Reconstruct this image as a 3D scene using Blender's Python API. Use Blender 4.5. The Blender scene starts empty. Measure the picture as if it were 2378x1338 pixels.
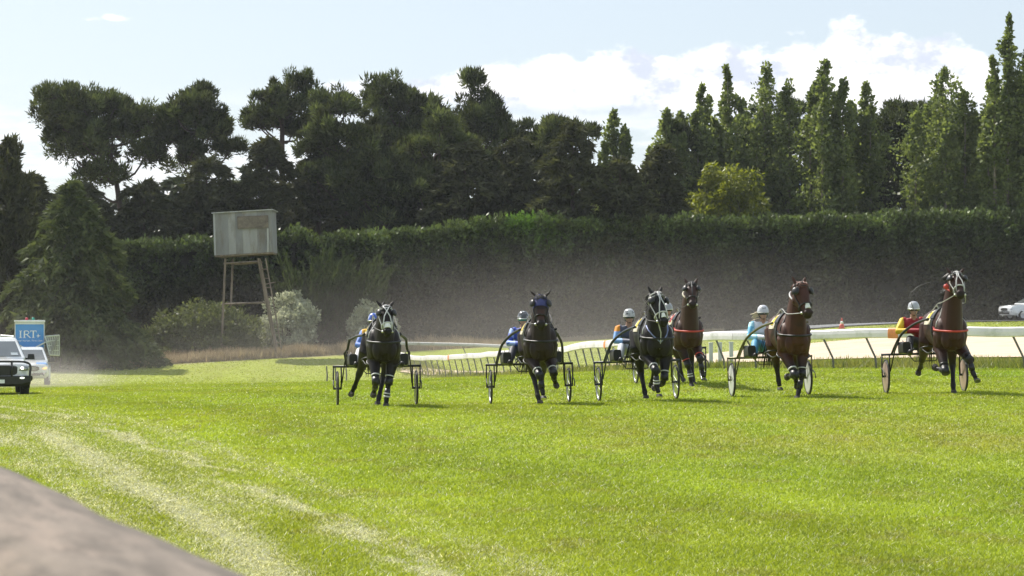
import bpy, bmesh, math, random
import numpy as np
from mathutils import Vector, Matrix

rng = np.random.default_rng(11)
random.seed(5)
SC = bpy.context.scene
COL = SC.collection
RAD = math.radians

# ------------------------------------------------------------------ camera
EYE = 1.65            # eye height in metres
FPX = 4800.0          # focal length in photo pixels (2378 wide)
cam = bpy.data.cameras.new("camera")
cam.sensor_width = 36.0
cam.lens = 36.0 * FPX / 2378.0
cam.shift_y = 59.0 / 2378.0
cam.clip_start = 0.05
cam.clip_end = 30000.0
cam.dof.use_dof = True
cam.dof.focus_distance = 40.0
cam.dof.aperture_fstop = 17.0
cam_o = bpy.data.objects.new("camera", cam)
COL.objects.link(cam_o)
cam_o.location = (0, 0, EYE)
cam_o.rotation_euler = (RAD(90), 0, 0)
SC.camera = cam_o

# ------------------------------------------------------------------ sun + sky
SUN_EL = RAD(47.0)
SUN_AZ = RAD(-44.0)    # from +Y towards -X: the sun stands behind the field, to the left
sd = Vector((math.sin(SUN_AZ) * math.cos(SUN_EL), math.cos(SUN_AZ) * math.cos(SUN_EL), math.sin(SUN_EL)))
sun = bpy.data.lights.new("sun", 'SUN')
sun.energy = 4.6
sun.angle = RAD(0.55)
sun.color = (1.0, 0.95, 0.86)
sun_o = bpy.data.objects.new("sun", sun)
COL.objects.link(sun_o)
sun_o.rotation_euler = (-sd).to_track_quat('-Z', 'Y').to_euler()
sun_o.location = (-40, 20, 60)

SC.view_settings.view_transform = 'Standard'
SC.view_settings.look = 'None'
SC.view_settings.exposure = 0.55
SC.view_settings.gamma = 1.0
SC.cycles.use_denoising = True
SC.cycles.max_bounces = 8
SC.cycles.diffuse_bounces = 3
SC.cycles.glossy_bounces = 3
SC.cycles.transmission_bounces = 5
SC.cycles.transparent_max_bounces = 8
SC.cycles.volume_bounces = 0
SC.cycles.sample_clamp_indirect = 6.0

W = bpy.data.worlds.new("World")
SC.world = W
W.use_nodes = True


class NT:
    """small helper to write node trees"""
    def __init__(s, tree):
        s.t = tree
    def n(s, kind, **kw):
        nd = s.t.nodes.new(kind)
        for k, v in kw.items():
            setattr(nd, k, v)
        return nd
    def link(s, a, b):
        s.t.links.new(a, b)
    def put(s, sock, v):
        if hasattr(v, 'is_output') or isinstance(v, bpy.types.NodeSocket):
            s.t.links.new(v, sock)
        else:
            sock.default_value = v
    def m(s, op, a, b=0.0, c=0.0, clamp=False):
        nd = s.n('ShaderNodeMath', operation=op, use_clamp=clamp)
        s.put(nd.inputs[0], a); s.put(nd.inputs[1], b); s.put(nd.inputs[2], c)
        return nd.outputs[0]
    def sstep(s, x, lo, hi):
        nd = s.n('ShaderNodeMapRange', interpolation_type='SMOOTHSTEP')
        s.put(nd.inputs[0], x); s.put(nd.inputs[1], lo); s.put(nd.inputs[2], hi)
        return nd.outputs[0]
    def mix(s, f, a, b, bt='MIX'):
        nd = s.n('ShaderNodeMix', data_type='RGBA', blend_type=bt)
        s.put(nd.inputs[0], f); s.put(nd.inputs[6], a); s.put(nd.inputs[7], b)
        return nd.outputs[2]
    def noise(s, vec, scale, detail=4.0, rough=0.55, dim='3D'):
        nd = s.n('ShaderNodeTexNoise', noise_dimensions=dim)
        if vec is not None:
            s.put(nd.inputs['Vector'], vec)
        nd.inputs['Scale'].default_value = scale
        nd.inputs['Detail'].default_value = detail
        nd.inputs['Roughness'].default_value = rough
        return nd.outputs['Fac']


def build_world():
    t = W.node_tree
    t.nodes.clear()
    N = NT(t)
    out = N.n('ShaderNodeOutputWorld')
    bg = N.n('ShaderNodeBackground')
    sky = N.n('ShaderNodeTexSky', sky_type='NISHITA')
    sky.sun_disc = False
    sky.sun_elevation = SUN_EL
    sky.sun_rotation = SUN_AZ
    sky.altitude = 100.0
    sky.air_density = 1.0
    sky.dust_density = 1.6
    sky.ozone_density = 1.0
    tc = N.n('ShaderNodeTexCoord')
    d = tc.outputs['Generated']
    sep = N.n('ShaderNodeSeparateXYZ')
    N.link(d, sep.inputs[0])
    az = N.m('ARCTAN2', sep.outputs[0], sep.outputs[1])
    el = N.m('ARCSINE', sep.outputs[2])
    # cumulus bank: its top line as a curve over azimuth (radians)
    def pa(px): return (px - 1189) / FPX
    def pe(py): return (728 - py) / FPX
    fc = N.n('ShaderNodeFloatCurve')
    A0, A1 = -0.30, 0.32
    E1 = 0.20
    pts = [(-0.30, .075), (pa(300), .088), (pa(560), .100), (pa(800), .108), (pa(1000), .110), (pa(1200), .118), (pa(1330), .126),
           (pa(1420), .133), (pa(1530), .131), (pa(1650), .129), (pa(1745), .124), (pa(1850), .129),
           (pa(2030), .139), (pa(2180), .133), (pa(2270), .121), (pa(2345), .100), (0.29, .085), (0.32, .075)]
    cv = fc.mapping.curves[0]
    for i, (a, e) in enumerate(pts):
        x, y = (a - A0) / (A1 - A0), e / E1
        if i == 0:
            cv.points[0].location = (x, y)
        elif i == len(pts) - 1:
            cv.points[1].location = (x, y)
        else:
            cv.points.new(x, y)
    fc.mapping.update()
    mr = N.n('ShaderNodeMapRange')
    N.put(mr.inputs[0], az); mr.inputs[1].default_value = A0; mr.inputs[2].default_value = A1
    N.link(mr.outputs[0], fc.inputs['Value'])
    top = N.m('MULTIPLY', fc.outputs[0], E1)
    cxyz = N.n('ShaderNodeCombineXYZ')
    N.put(cxyz.inputs[0], az); N.put(cxyz.inputs[1], N.m('MULTIPLY', el, 1.5)); cxyz.inputs[2].default_value = 0.37
    v = cxyz.outputs[0]
    n1 = N.noise(v, 22.0, 7.0, 0.60)
    n2 = N.noise(v, 60.0, 6.0, 0.6)
    n3 = N.noise(v, 9.0, 3.0, 0.5)
    # broad far-off waviness so that the bank goes on unevenly round the horizon
    edge = N.m('ADD', N.m('MULTIPLY', N.m('SUBTRACT', n1, .5), .05), N.m('MULTIPLY', N.m('SUBTRACT', n2, .5), .016))
    h = N.m('ADD', N.m('SUBTRACT', top, el), edge)           # >0 inside
    m_top = N.sstep(h, -0.001, 0.006)
    # flat cloud base, softer
    base_e = N.m('ADD', .0955, N.m('MULTIPLY', N.m('SUBTRACT', n3, .5), .035))
    m_base = N.sstep(N.m('SUBTRACT', el, base_e), -0.004, 0.006)
    cum = N.m('MULTIPLY', m_top, m_base)
    # thinner towards the left end of the bank
    left = N.sstep(N.m('ADD', az, N.m('MULTIPLY', N.m('SUBTRACT', n1, .5), .12)), -0.10, -0.035)
    cum = N.m('MULTIPLY', cum, left)
    # low streaks near the horizon
    cx2 = N.n('ShaderNodeCombineXYZ')
    N.put(cx2.inputs[0], N.m('MULTIPLY', az, 0.22)); N.put(cx2.inputs[1], el); cx2.inputs[2].default_value = 2.0
    st = N.noise(cx2.outputs[0], 62.0, 5.0, 0.6)
    stm = N.m('MULTIPLY', N.sstep(st, .44, .60), N.sstep(el, .115, .070))
    # small wisps high up
    cx3 = N.n('ShaderNodeCombineXYZ')
    N.put(cx3.inputs[0], N.m('MULTIPLY', az, 0.5)); N.put(cx3.inputs[1], el); cx3.inputs[2].default_value = 5.0
    n4 = N.noise(cx3.outputs[0], 120.0, 5.0, 0.62)
    def blob(px, py, rx, ry):
        dx = N.m('DIVIDE', N.m('SUBTRACT', az, pa(px)), rx / FPX)
        dy = N.m('DIVIDE', N.m('SUBTRACT', el, pe(py)), ry / FPX)
        r = N.m('SQRT', N.m('ADD', N.m('MULTIPLY', dx, dx), N.m('MULTIPLY', dy, dy)))
        return N.sstep(N.m('ADD', r, N.m('MULTIPLY', N.m('SUBTRACT', n4, .5), 4.5)), 1.05, -0.1)
    wisp = N.m('MAXIMUM', blob(218, 65, 30, 9), blob(278, 58, 30, 8))
    wisp = N.m('MULTIPLY', wisp, .75)
    # shading inside the cloud: lit crown, blue-grey hollows and base
    hol = N.sstep(N.m('ADD', N.noise(v, 26.0, 6.0, 0.62), N.m('MULTIPLY', h, 1.2)), .64, .48)
    lowd = N.sstep(N.m('SUBTRACT', el, base_e), 0.0, 0.012)
    shade = N.m('MULTIPLY', N.m('ADD', .12, N.m('MULTIPLY', hol, .88)), N.m('ADD', .55, N.m('MULTIPLY', lowd, .45)))
    ccol = N.mix(shade, (4.9, 5.4, 6.5, 1), (9.3, 9.25, 9.2, 1))
    # a veil of thin high haze whitens the sky
    skyc = N.mix(0.62, sky.outputs[0], (5.6, 6.2, 6.7, 1))
    c = N.mix(N.m('MULTIPLY', stm, .8), skyc, (8.3, 8.4, 8.6, 1))
    c = N.mix(cum, c, ccol)
    c = N.mix(wisp, c, (8.8, 8.8, 8.9, 1))
    N.link(c, bg.inputs[0])
    bg.inputs[1].default_value = 0.10
    N.link(bg.outputs[0], out.inputs[0])


build_world()

# ------------------------------------------------------------------ small library
def P(px, py, d):
    """photo pixel at depth d -> world point"""
    return np.array([(px - 1189) / FPX * d, d, EYE - (py - 728) / FPX * d])


def _h(ix, iy, seed):
    n = (ix.astype(np.int64) * 374761393 + iy.astype(np.int64) * 668265263 + seed * 974634777) & 0x7fffffff
    n = ((n ^ (n >> 13)) * 1274126177) & 0x7fffffff
    n = (n ^ (n >> 16)) & 0xffff
    return n / 65535.0


def vn(x, y, seed=0):
    x = np.asarray(x, float); y = np.asarray(y, float)
    ix = np.floor(x); iy = np.floor(y)
    fx = x - ix; fy = y - iy
    fx = fx * fx * (3 - 2 * fx); fy = fy * fy * (3 - 2 * fy)
    a = _h(ix, iy, seed); b = _h(ix + 1, iy, seed); c = _h(ix, iy + 1, seed); d = _h(ix + 1, iy + 1, seed)
    return (a * (1 - fx) + b * fx) * (1 - fy) + (c * (1 - fx) + d * fx) * fy


def fbm(x, y, seed=0, o=4):
    s = 0; a = .5; t = 0
    for i in range(o):
        s = s + a * vn(x * 2 ** i, y * 2 ** i, seed + i); t += a; a *= .55
    return s / t


def tag(o, label=None, cat=None, group=None, kind=None):
    if label: o['label'] = label
    if cat: o['category'] = cat
    if group: o['group'] = group
    if kind: o['kind'] = kind
    return o


def empty(name, loc=(0, 0, 0), rz=0.0):
    o = bpy.data.objects.new(name, None)
    o.empty_display_size = 0.2
    COL.objects.link(o)
    o.location = tuple(float(q) for q in loc)
    o.rotation_euler = (0, 0, rz)
    return o


def link_mesh(name, me, mat=None, parent=None, smooth=False):
    if mat is not None:
        for m_ in (mat if isinstance(mat, (list, tuple)) else [mat]):
            me.materials.append(m_)
    if smooth:
        me.polygons.foreach_set('use_smooth', np.ones(len(me.polygons), bool))
    o = bpy.data.objects.new(name, me)
    COL.objects.link(o)
    if parent is not None:
        o.parent = parent
    return o


class MB:
    """collects shapes, builds one mesh object"""
    def __init__(s):
        s.v = []; s.f = []; s.n = 0; s.mi = []
    def add(s, verts, faces, mi=0):
        verts = np.asarray(verts, float)
        s.v.append(verts)
        for f in faces:
            s.f.append([i + s.n for i in f]); s.mi.append(mi)
        s.n += len(verts)
        return s
    def box(s, c, size, rot=None, mi=0, taper=None):
        hx, hy, hz = [q / 2 for q in size]
        v = np.array([[x, y, z] for z in (-hz, hz) for y in (-hy, hy) for x in (-hx, hx)], float)
        if taper is not None:
            v[4:, 0] *= taper[0]; v[4:, 1] *= taper[1]
        if rot is not None:
            v = v @ np.array(rot).T
        v = v + np.array(c, float)
        return s.add(v, [(0, 2, 3, 1), (4, 5, 7, 6), (0, 1, 5, 4), (2, 6, 7, 3), (0, 4, 6, 2), (1, 3, 7, 5)], mi)
    def loft(s, rings, mi=0, cap=True, closed=True):
        rings = [np.asarray(r, float) for r in rings]
        k = len(rings[0])
        v = np.concatenate(rings)
        f = []
        for i in range(len(rings) - 1):
            for j in range(k if closed else k - 1):
                a = i * k + j; b = i * k + (j + 1) % k
                f.append((a, b, b + k, a + k))
        if cap and closed:
            f.append(tuple(reversed(range(k))))
            f.append(tuple(range((len(rings) - 1) * k, len(rings) * k)))
        return s.add(v, f, mi)
    def tube(s, pts, r, n=8, mi=0, flat=1.0, up=None):
        return s.loft(tube_rings(pts, r, n, flat, up), mi)
    def ball(s, c, r, n=10, mi=0, rot=None):
        r = np.broadcast_to(np.asarray(r, float), (3,))
        rings = []
        for i in range(1, n):
            ph = math.pi * i / n
            th = np.linspace(0, 2 * math.pi, n + 2, endpoint=False)
            ring = np.stack([np.cos(th) * math.sin(ph) * r[0], np.sin(th) * math.sin(ph) * r[1],
                             np.full_like(th, -math.cos(ph) * r[2])], 1)
            if rot is not None:
                ring = ring @ np.array(rot).T
            rings.append(ring + np.array(c, float))
        return s.loft(rings, mi)
    def poly(s, pts, mi=0):
        return s.add(pts, [tuple(range(len(pts)))], mi)
    def prism(s, pts, off, mi=0):
        pts = np.asarray(pts, float); k = len(pts)
        return s.loft([pts, pts + np.array(off, float)], mi)
    def mesh(s, name):
        me = bpy.data.meshes.new(name)
        me.from_pydata(np.concatenate(s.v).tolist(), [], s.f)
        return me
    def build(s, name, mat, parent=None, smooth=False, bevel=0.0, fix=True):
        me = s.mesh(name)
        if fix:
            bm = bmesh.new(); bm.from_mesh(me)
            bmesh.ops.recalc_face_normals(bm, faces=bm.faces)
            if bevel:
                ee = [e for e in bm.edges if len(e.link_faces) == 2 and e.calc_face_angle(0) > .5]
                bmesh.ops.bevel(bm, geom=ee, offset=bevel, segments=2, affect='EDGES', profile=.6, clamp_overlap=True)
            bm.to_mesh(me); bm.free()
        if any(s.mi) and len(s.mi) == len(me.polygons):
            me.polygons.foreach_set('material_index', np.array(s.mi, dtype=np.int32))
        return link_mesh(name, me, mat, parent, smooth)


def tube_rings(pts, r, n=8, flat=1.0, up=None):
    pts = np.asarray(pts, float)
    r = np.broadcast_to(np.asarray(r, float), (len(pts),))
    t = np.gradient(pts, axis=0)
    t /= np.linalg.norm(t, axis=1)[:, None] + 1e-12
    u = np.array(up, float) if up is not None else (np.array([0, 0, 1.0]) if abs(t[0, 2]) < .9 else np.array([1.0, 0, 0]))
    th = np.linspace(0, 2 * math.pi, n, endpoint=False)
    rings = []
    for i in range(len(pts)):
        u = u - t[i] * u.dot(t[i]); u /= np.linalg.norm(u) + 1e-12
        w = np.cross(t[i], u)
        rings.append(pts[i] + r[i] * (np.cos(th)[:, None] * u + flat * np.sin(th)[:, None] * w))
    return rings


def bez(pts, n):
    """Catmull-Rom through points, n samples"""
    p = np.asarray(pts, float)
    p = np.vstack([2 * p[0] - p[1], p, 2 * p[-1] - p[-2]])
    out = []
    k = len(p) - 3
    for u in np.linspace(0, k - 1e-9, n):
        i = int(u); t = u - i
        a, b, c, d = p[i], p[i + 1], p[i + 2], p[i + 3]
        out.append(.5 * (2 * b + (c - a) * t + (2 * a - 5 * b + 4 * c - d) * t * t + (3 * b - a - 3 * c + d) * t ** 3))
    return np.array(out)


def soup(name, V, k, mat, parent=None, col=None):
    """V: (N,k,3) separate k-gons -> one mesh, optional colour per face"""
    N_ = len(V)
    me = bpy.data.meshes.new(name)
    me.vertices.add(N_ * k)
    me.vertices.foreach_set('co', V.reshape(-1).astype(np.float32))
    me.loops.add(N_ * k)
    me.loops.foreach_set('vertex_index', np.arange(N_ * k, dtype=np.int32))
    me.polygons.add(N_)
    me.polygons.foreach_set('loop_start', np.arange(0, N_ * k, k, dtype=np.int32))
    me.update(calc_edges=True)
    if col is not None:
        a = me.color_attributes.new('Col', 'FLOAT_COLOR', 'POINT')
        c = np.ones((N_, k, 4), np.float32); c[:, :, :3] = col[:, None, :]
        a.data.foreach_set('color', c.reshape(-1))
    return link_mesh(name, me, mat, parent)


def unit(a):
    return a / (np.linalg.norm(a, axis=-1, keepdims=True) + 1e-9)


def rdirs(n):
    return unit(rng.normal(size=(n, 3)))


# ------------------------------------------------------------------ materials
def new_mat(name):
    m = bpy.data.materials.new(name)
    m.use_nodes = True
    m.node_tree.nodes.clear()
    return m, NT(m.node_tree)


def pm(name, base, rough=.55, var=.18, scale=6.0, metal=0.0, bump=0.0, bscale=40.0, spec=.5, coat=0.0, dirt=None, dscale=2.0, stretch=None):
    """painted / cloth / metal / wood surface with procedural tone variation, optional dirt and relief"""
    m, N = new_mat(name)
    out = N.n('ShaderNodeOutputMaterial'); b = N.n('ShaderNodeBsdfPrincipled')
    tc = N.n('ShaderNodeTexCoord')
    v = tc.outputs['Object']
    if stretch:
        mp = N.n('ShaderNodeMapping'); N.link(v, mp.inputs[0]); mp.inputs['Scale'].default_value = stretch; v = mp.outputs[0]
    f = N.noise(v, scale, 5.0, .6)
    lo = tuple(q * (1 - var) for q in base) + (1,); hi = tuple(min(1, q * (1 + var)) for q in base) + (1,)
    c = N.mix(N.sstep(f, .3, .7), lo, hi)
    if dirt:
        g = N.noise(v, dscale, 6.0, .65)
        c = N.mix(N.sstep(g, .48, .68), c, tuple(dirt) + (1,))
    N.link(c, b.inputs['Base Color'])
    b.inputs['Roughness'].default_value = rough
    b.inputs['Metallic'].default_value = metal
    b.inputs['Specular IOR Level'].default_value = spec
    b.inputs['Coat Weight'].default_value = coat
    if bump:
        bp = N.n('ShaderNodeBump'); bp.inputs['Strength'].default_value = bump; bp.inputs['Distance'].default_value = .01
        N.link(N.noise(v, bscale, 4.0, .6), bp.inputs['Height']); N.link(bp.outputs[0], b.inputs['Normal'])
    N.link(b.outputs[0], out.inputs[0])
    return m


def leaf_mat(name, dark, light, trans=.35, rough=.5, attr=False, tcol=None, cl=.5, spec=.35):
    """leaf / needle: tone per leaf, slower drift through the crown, light passing through"""
    m, N = new_mat(name)
    out = N.n('ShaderNodeOutputMaterial'); b = N.n('ShaderNodeBsdfPrincipled')
    geo = N.n('ShaderNodeNewGeometry')
    tc = N.n('ShaderNodeTexCoord')
    f = N.noise(tc.outputs['Object'], cl, 3.0, .6)
    k = N.m('ADD', N.m('MULTIPLY', geo.outputs['Random Per Island'], .6), N.m('MULTIPLY', N.sstep(f, .35, .65), .4))
    c = N.mix(k, tuple(dark) + (1,), tuple(light) + (1,))
    if attr:
        at = N.n('ShaderNodeVertexColor'); at.layer_name = 'Col'
        c = N.mix(1.0, c, at.outputs[0], 'MULTIPLY')
    N.link(c, b.inputs['Base Color'])
    b.inputs['Roughness'].default_value = rough
    b.inputs['Specular IOR Level'].default_value = spec
    tr = N.n('ShaderNodeBsdfTranslucent')
    tcv = N.mix(1.0, c, tuple(tcol or (1.25, 1.25, .7)) + (1,), 'MULTIPLY')
    N.link(tcv, tr.inputs[0])
    mx = N.n('ShaderNodeMixShader'); mx.inputs[0].default_value = trans
    N.link(b.outputs[0], mx.inputs[1]); N.link(tr.outputs[0], mx.inputs[2])
    N.link(mx.outputs[0], out.inputs[0])
    return m


def attr_mat(name, rough=.5, spec=.4, scale=25.0, var=.25, bump=0.0, coat=0.0):
    """base colour from the mesh's own colour layer, broken up by noise"""
    m, N = new_mat(name)
    out = N.n('ShaderNodeOutputMaterial'); b = N.n('ShaderNodeBsdfPrincipled')
    at = N.n('ShaderNodeVertexColor'); at.layer_name = 'Col'
    tc = N.n('ShaderNodeTexCoord')
    f = N.noise(tc.outputs['Object'], scale, 4.0, .6)
    c = N.mix(1.0, at.outputs[0], N.mix(f, (1 - var,) * 3 + (1,), (1 + var,) * 3 + (1,)), 'MULTIPLY')
    N.link(c, b.inputs['Base Color'])
    b.inputs['Roughness'].default_value = rough
    b.inputs['Specular IOR Level'].default_value = spec
    b.inputs['Coat Weight'].default_value = coat
    if bump:
        bp = N.n('ShaderNodeBump'); bp.inputs['Strength'].default_value = bump; bp.inputs['Distance'].default_value = .02
        N.link(N.noise(tc.outputs['Object'], 60.0, 3.0, .6), bp.inputs['Height']); N.link(bp.outputs[0], b.inputs['Normal'])
    N.link(b.outputs[0], out.inputs[0])
    return m

# ------------------------------------------------------------------ terrain
ANCH = [  # photo x, photo y of the ground, depth
    (885, 943, 36.4), (1240, 943, 36.4), (1500, 933, 36.8), (1840, 925, 37.3), (2210, 915, 36.8),
    (878, 944, 38.3), (1235, 940, 38.3), (1487, 933, 38.5), (1792, 926, 38.5), (2155, 915, 38.6),
    (1604, 895, 42.5), (2350, 858, 55), (1640, 858, 63), (1340, 866, 81), (970, 873, 117),
    (40, 917, 64), (100, 895, 96), (-160, 905, 75), (150, 857, 125), (450, 841, 130), (750, 823, 136), (600, 818, 142), (1100, 803, 145),
    (1700, 772, 149), (2300, 751, 151), (2350, 746, 137), (1900, 757, 132), (2300, 818, 76), (2300, 775, 112), (1300, 790, 150),
    (300, 1000, 29.1), (1189, 1338, 13.0), (400, 1338, 13.0), (2000, 1338, 13.0), (2300, 1100, 22.0), (1500, 1100, 21.5),
]
_ap = np.array([P(*a) for a in ANCH])
_ap = np.vstack([_ap, [[-6, 0, 0], [6, 0, 0], [0, -15, 0], [-45, 190, -1.2], [0, 200, -.4], [55, 195, 1.2], [-40, 60, -1.0], [-60, 120, -1.9], [35, 60, .3], [50, 110, .9]]])


def _tps_fit(p):
    n = len(p)
    D = np.linalg.norm(p[:, None, :2] - p[None, :, :2], axis=2) / 30.0
    K = np.where(D > 0, D * D * np.log(D + 1e-12), 0) + np.eye(n) * .004
    Q = np.c_[np.ones(n), p[:, :2] / 30.0]
    A = np.block([[K, Q], [Q.T, np.zeros((3, 3))]])
    return np.linalg.solve(A, np.r_[p[:, 2], 0, 0, 0])


_tw = _tps_fit(_ap)


def gz(x, y):
    x = np.atleast_1d(np.asarray(x, float)); y = np.atleast_1d(np.asarray(y, float))
    cx = 60 * np.tanh(x / 60.0)
    cy = np.where(y > 150, 150 + 60 * np.tanh((y - 150) / 60.0), np.where(y < 0, 15 * np.tanh(y / 15.0), y))
    q = np.stack([cx, cy], -1)
    D = np.linalg.norm(q[..., None, :] - _ap[:, :2], axis=-1) / 30.0
    z = (np.where(D > 0, D * D * np.log(D + 1e-12), 0) @ _tw[:len(_ap)]) + _tw[-3] + (q / 30.0) @ _tw[-2:]
    return z


def g1(x, y):
    return float(gz([x], [y])[0])


def GP(px, d):
    """ground point under photo column px at depth d"""
    x = (px - 1189) / FPX * d
    return np.array([x, d, g1(x, d)])


# wear of the turf: wheel lines run with the track, dry and mown-thin on the near left
_wy = np.array([8, 13, 16.8, 22.8, 34, 50, 70])
_wx = np.array([.9, -.5, -1.54, -3.5, -7.3, -13.5, -21])


def sst(v, a, b):
    t = np.clip((v - a) / (b - a), 0, 1)
    return t * t * (3 - 2 * t)


def wear(x, y):
    o = x - np.interp(y, _wy, _wx) + .25 * (fbm(x * .5, y * .5, 3) - .5)
    G = lambda c, w: np.exp(-((o - c) / w) ** 2)
    band = 1.0 * G(0, .15) + .40 * G(.75, .22) + .6 * G(-1.0, .20) + .5 * G(-1.75, .22) + .7 * G(-2.9, .26) + .45 * G(-4.2, .45)
    base = .42 * sst(-o, -.9, 1.0) + .15 * sst(-o, 2, 5)
    patch = fbm(o * 2.0 + 9, y * .22, 21, 4)
    fine = fbm(o * 6.5, y * 1.2, 31, 4)
    w = G(0, .19) * sst(.55 * fine + .45 * patch + .25 * fbm(x * 9, y * 5, 33, 2) - .12, .36, .62) * 1.15 * sst(y, 50, 26) + (band * .75 + base * .80) * (.05 + 1.6 * sst(patch, .3, .85)) + .35 * sst(-o, 1.0, 3.0) * sst(y, 22, 32) * (.4 + .9 * patch) + (fine - .5) * .9 * (.10 + base)
    far = sst(y, 28, 60)
    w = w * (1 - .75 * far) + far * .28 * sst(-o, 0, 4)
    return np.clip(w, 0, 1)


def turf_col(x, y):
    n1 = fbm(x * .16, y * .09, 41, 4); n2 = fbm(x * 1.2, y * .8, 51, 4)
    k = np.clip(.15 + 1.1 * (n1 - .3), 0, 1)[:, None]
    g = np.array([.205, .285, .028]) * (1 - k) + np.array([.285, .315, .038]) * k
    # broad faint mowing bands along the track and a browner strip on the near side
    o = x - np.interp(y, _wy, _wx)
    mow = .5 + .5 * np.sin(o * 1.55)
    g = g * (.90 + .16 * mow[:, None])
    br = (np.exp(-((y - 28 + .25 * x) / 3.4) ** 2) * sst(x, -3, 4) * sst(n2, .3, .65))[:, None] * .55
    g = g * (1 - br) + np.array([.26, .25, .06]) * br
    g = g * (.80 + .42 * n2[:, None])
    n5 = sst(fbm(x * 2.6, y * 1.6, 57, 4), .58, .74)[:, None]          # thin brownish scuffs in the sward
    g = g * (1 - .40 * n5) + np.array([.215, .20, .07]) * .40 * n5
    w = wear(x, y)[:, None]
    dry = np.array([.27, .275, .13]) * (.75 + .5 * fbm(x * 5, y * 4, 61, 3)[:, None])
    # far side of the turf is paler and drier; dead strip at the hedge foot
    fr = sst(y, 60, 128)[:, None]
    g = g * (1 - .5 * fr) + np.array([.28, .30, .05]) * .5 * fr
    pxc = 1189 + FPX * x / np.maximum(y, 1.0)
    edge = np.interp(pxc, [0, 150, 450, 750, 1000, 1300, 1700], [121, 124, 128.5, 134, 139, 143, 146])
    dead = sst(y - edge + 3 * (fbm(x * .25, y * .25, 71) - .5), -1.0, 2.0)[:, None]
    g = g * (1 - w) + dry * w
    return g * (1 - dead) + np.array([.30, .225, .15]) * dead


def axis(dense_lo, dense_hi, step, lo, hi, grow=1.16):
    a = list(np.arange(dense_lo, dense_hi + 1e-6, step))
    s = step
    while a[-1] < hi:
        s *= grow; a.append(a[-1] + s)
    s = step; pre = []
    c = dense_lo
    while c > lo:
        s *= grow; c -= s; pre.append(c)
    return np.array(pre[::-1] + a)


def grid_mesh(xs, ys, zf):
    X, Y = np.meshgrid(xs, ys)
    x, y = X.ravel(), Y.ravel()
    z = np.concatenate([zf(x[i:i + 20000], y[i:i + 20000]) for i in range(0, len(x), 20000)])
    nx, ny = len(xs), len(ys)
    i = np.arange(ny - 1)[:, None] * nx + np.arange(nx - 1)[None, :]
    F = np.stack([i, i + 1, i + 1 + nx, i + nx], -1).reshape(-1, 4)
    me = bpy.data.meshes.new('sheet')
    me.vertices.add(len(x)); me.vertices.foreach_set('co', np.stack([x, y, z], 1).reshape(-1).astype(np.float32))
    me.loops.add(F.size); me.loops.foreach_set('vertex_index', F.reshape(-1).astype(np.int32))
    me.polygons.add(len(F)); me.polygons.foreach_set('loop_start', np.arange(0, F.size, 4, dtype=np.int32))
    me.update(calc_edges=True)
    return me, x, y


def setcol(me, c):
    a = me.color_attributes.new('Col', 'FLOAT_COLOR', 'POINT')
    cc = np.ones((len(c), 4), np.float32); cc[:, :3] = c
    a.data.foreach_set('color', cc.reshape(-1))


xs = axis(-11, 11, .17, -4000, 4000, 1.05)
ys = axis(11, 46, .20, -600, 6000, 1.028)
me, gx_, gy_ = grid_mesh(xs, ys, gz)
setcol(me, turf_col(gx_, gy_))
ground_m = attr_mat('turf', rough=.85, spec=.12, scale=7.0, var=.30, bump=.35)
ground = link_mesh('ground', me, ground_m, smooth=True)
tag(ground, 'green turf racing ground with worn straw-coloured wheel lines', kind='structure')

# running rail line (x, y) from right to far left; used by the track too
RAIL = bez([P(2560, 0, 53.5)[:2], P(2350, 0, 55)[:2], P(2000, 0, 58.0)[:2], P(1640, 0, 63)[:2], P(1480, 0, 70)[:2], P(1340, 0, 81)[:2], P(1180, 0, 96)[:2],
            P(970, 0, 117)[:2], P(900, 0, 123)[:2]], 240)


def offset_line(line, o):
    t = unit(np.gradient(line, axis=0))
    nrm = np.stack([t[:, 1], -t[:, 0]], 1)       # to the far / right side
    return line + nrm * np.asarray(o).reshape(-1, 1)


def strip(name, a, b, mat, lift, cols=26, label=None):
    """sheet between two polylines, laid on the terrain"""
    k = len(a)
    u = np.linspace(0, 1, cols)
    V = a[:, None, :] * (1 - u)[None, :, None] + b[:, None, :] * u[None, :, None]
    x, y = V[..., 0].ravel(), V[..., 1].ravel()
    z = gz(x, y) + lift
    F = []
    for i in range(k - 1):
        for j in range(cols - 1):
            p = i * cols + j
            F.append((p, p + 1, p + cols + 1, p + cols))
    me = bpy.data.meshes.new(name)
    me.from_pydata(np.stack([x, y, z], 1).tolist(), [], F)
    o = link_mesh(name, me, mat, smooth=True)
    return tag(o, label, kind='structure')


sand_m = pm('sand', (.60, .48, .36), rough=.95, var=.12, scale=.6, bump=.5, bscale=6, spec=.1)
road_m = pm('asphalt', (.16, .165, .175), rough=.8, var=.2, scale=1.5, bump=.3, bscale=30)
_pl = lambda L: bez([P(px, 0, d)[:2] for px, d in L], 80)
near_e = _pl([(2750, 65), (2300, 67), (1900, 74), (1640, 84), (1340, 99), (1100, 111), (930, 120)])
far_e = _pl([(2750, 116), (2300, 116), (1900, 114), (1640, 112), (1340, 110), (1100, 117), (930, 125)])
strip('sand_track', near_e, far_e, sand_m, .06, label='pale sand training track inside the running rail')
ra = bez([P(2700, 0, 131)[:2], P(2350, 0, 131)[:2], P(2000, 0, 129)[:2], P(1800, 0, 128)[:2], P(1600, 0, 128)[:2]], 40)
strip('road', ra, ra + np.array([0, 9.0]), road_m, .08, label='grey sealed road below the tall hedge')

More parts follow.
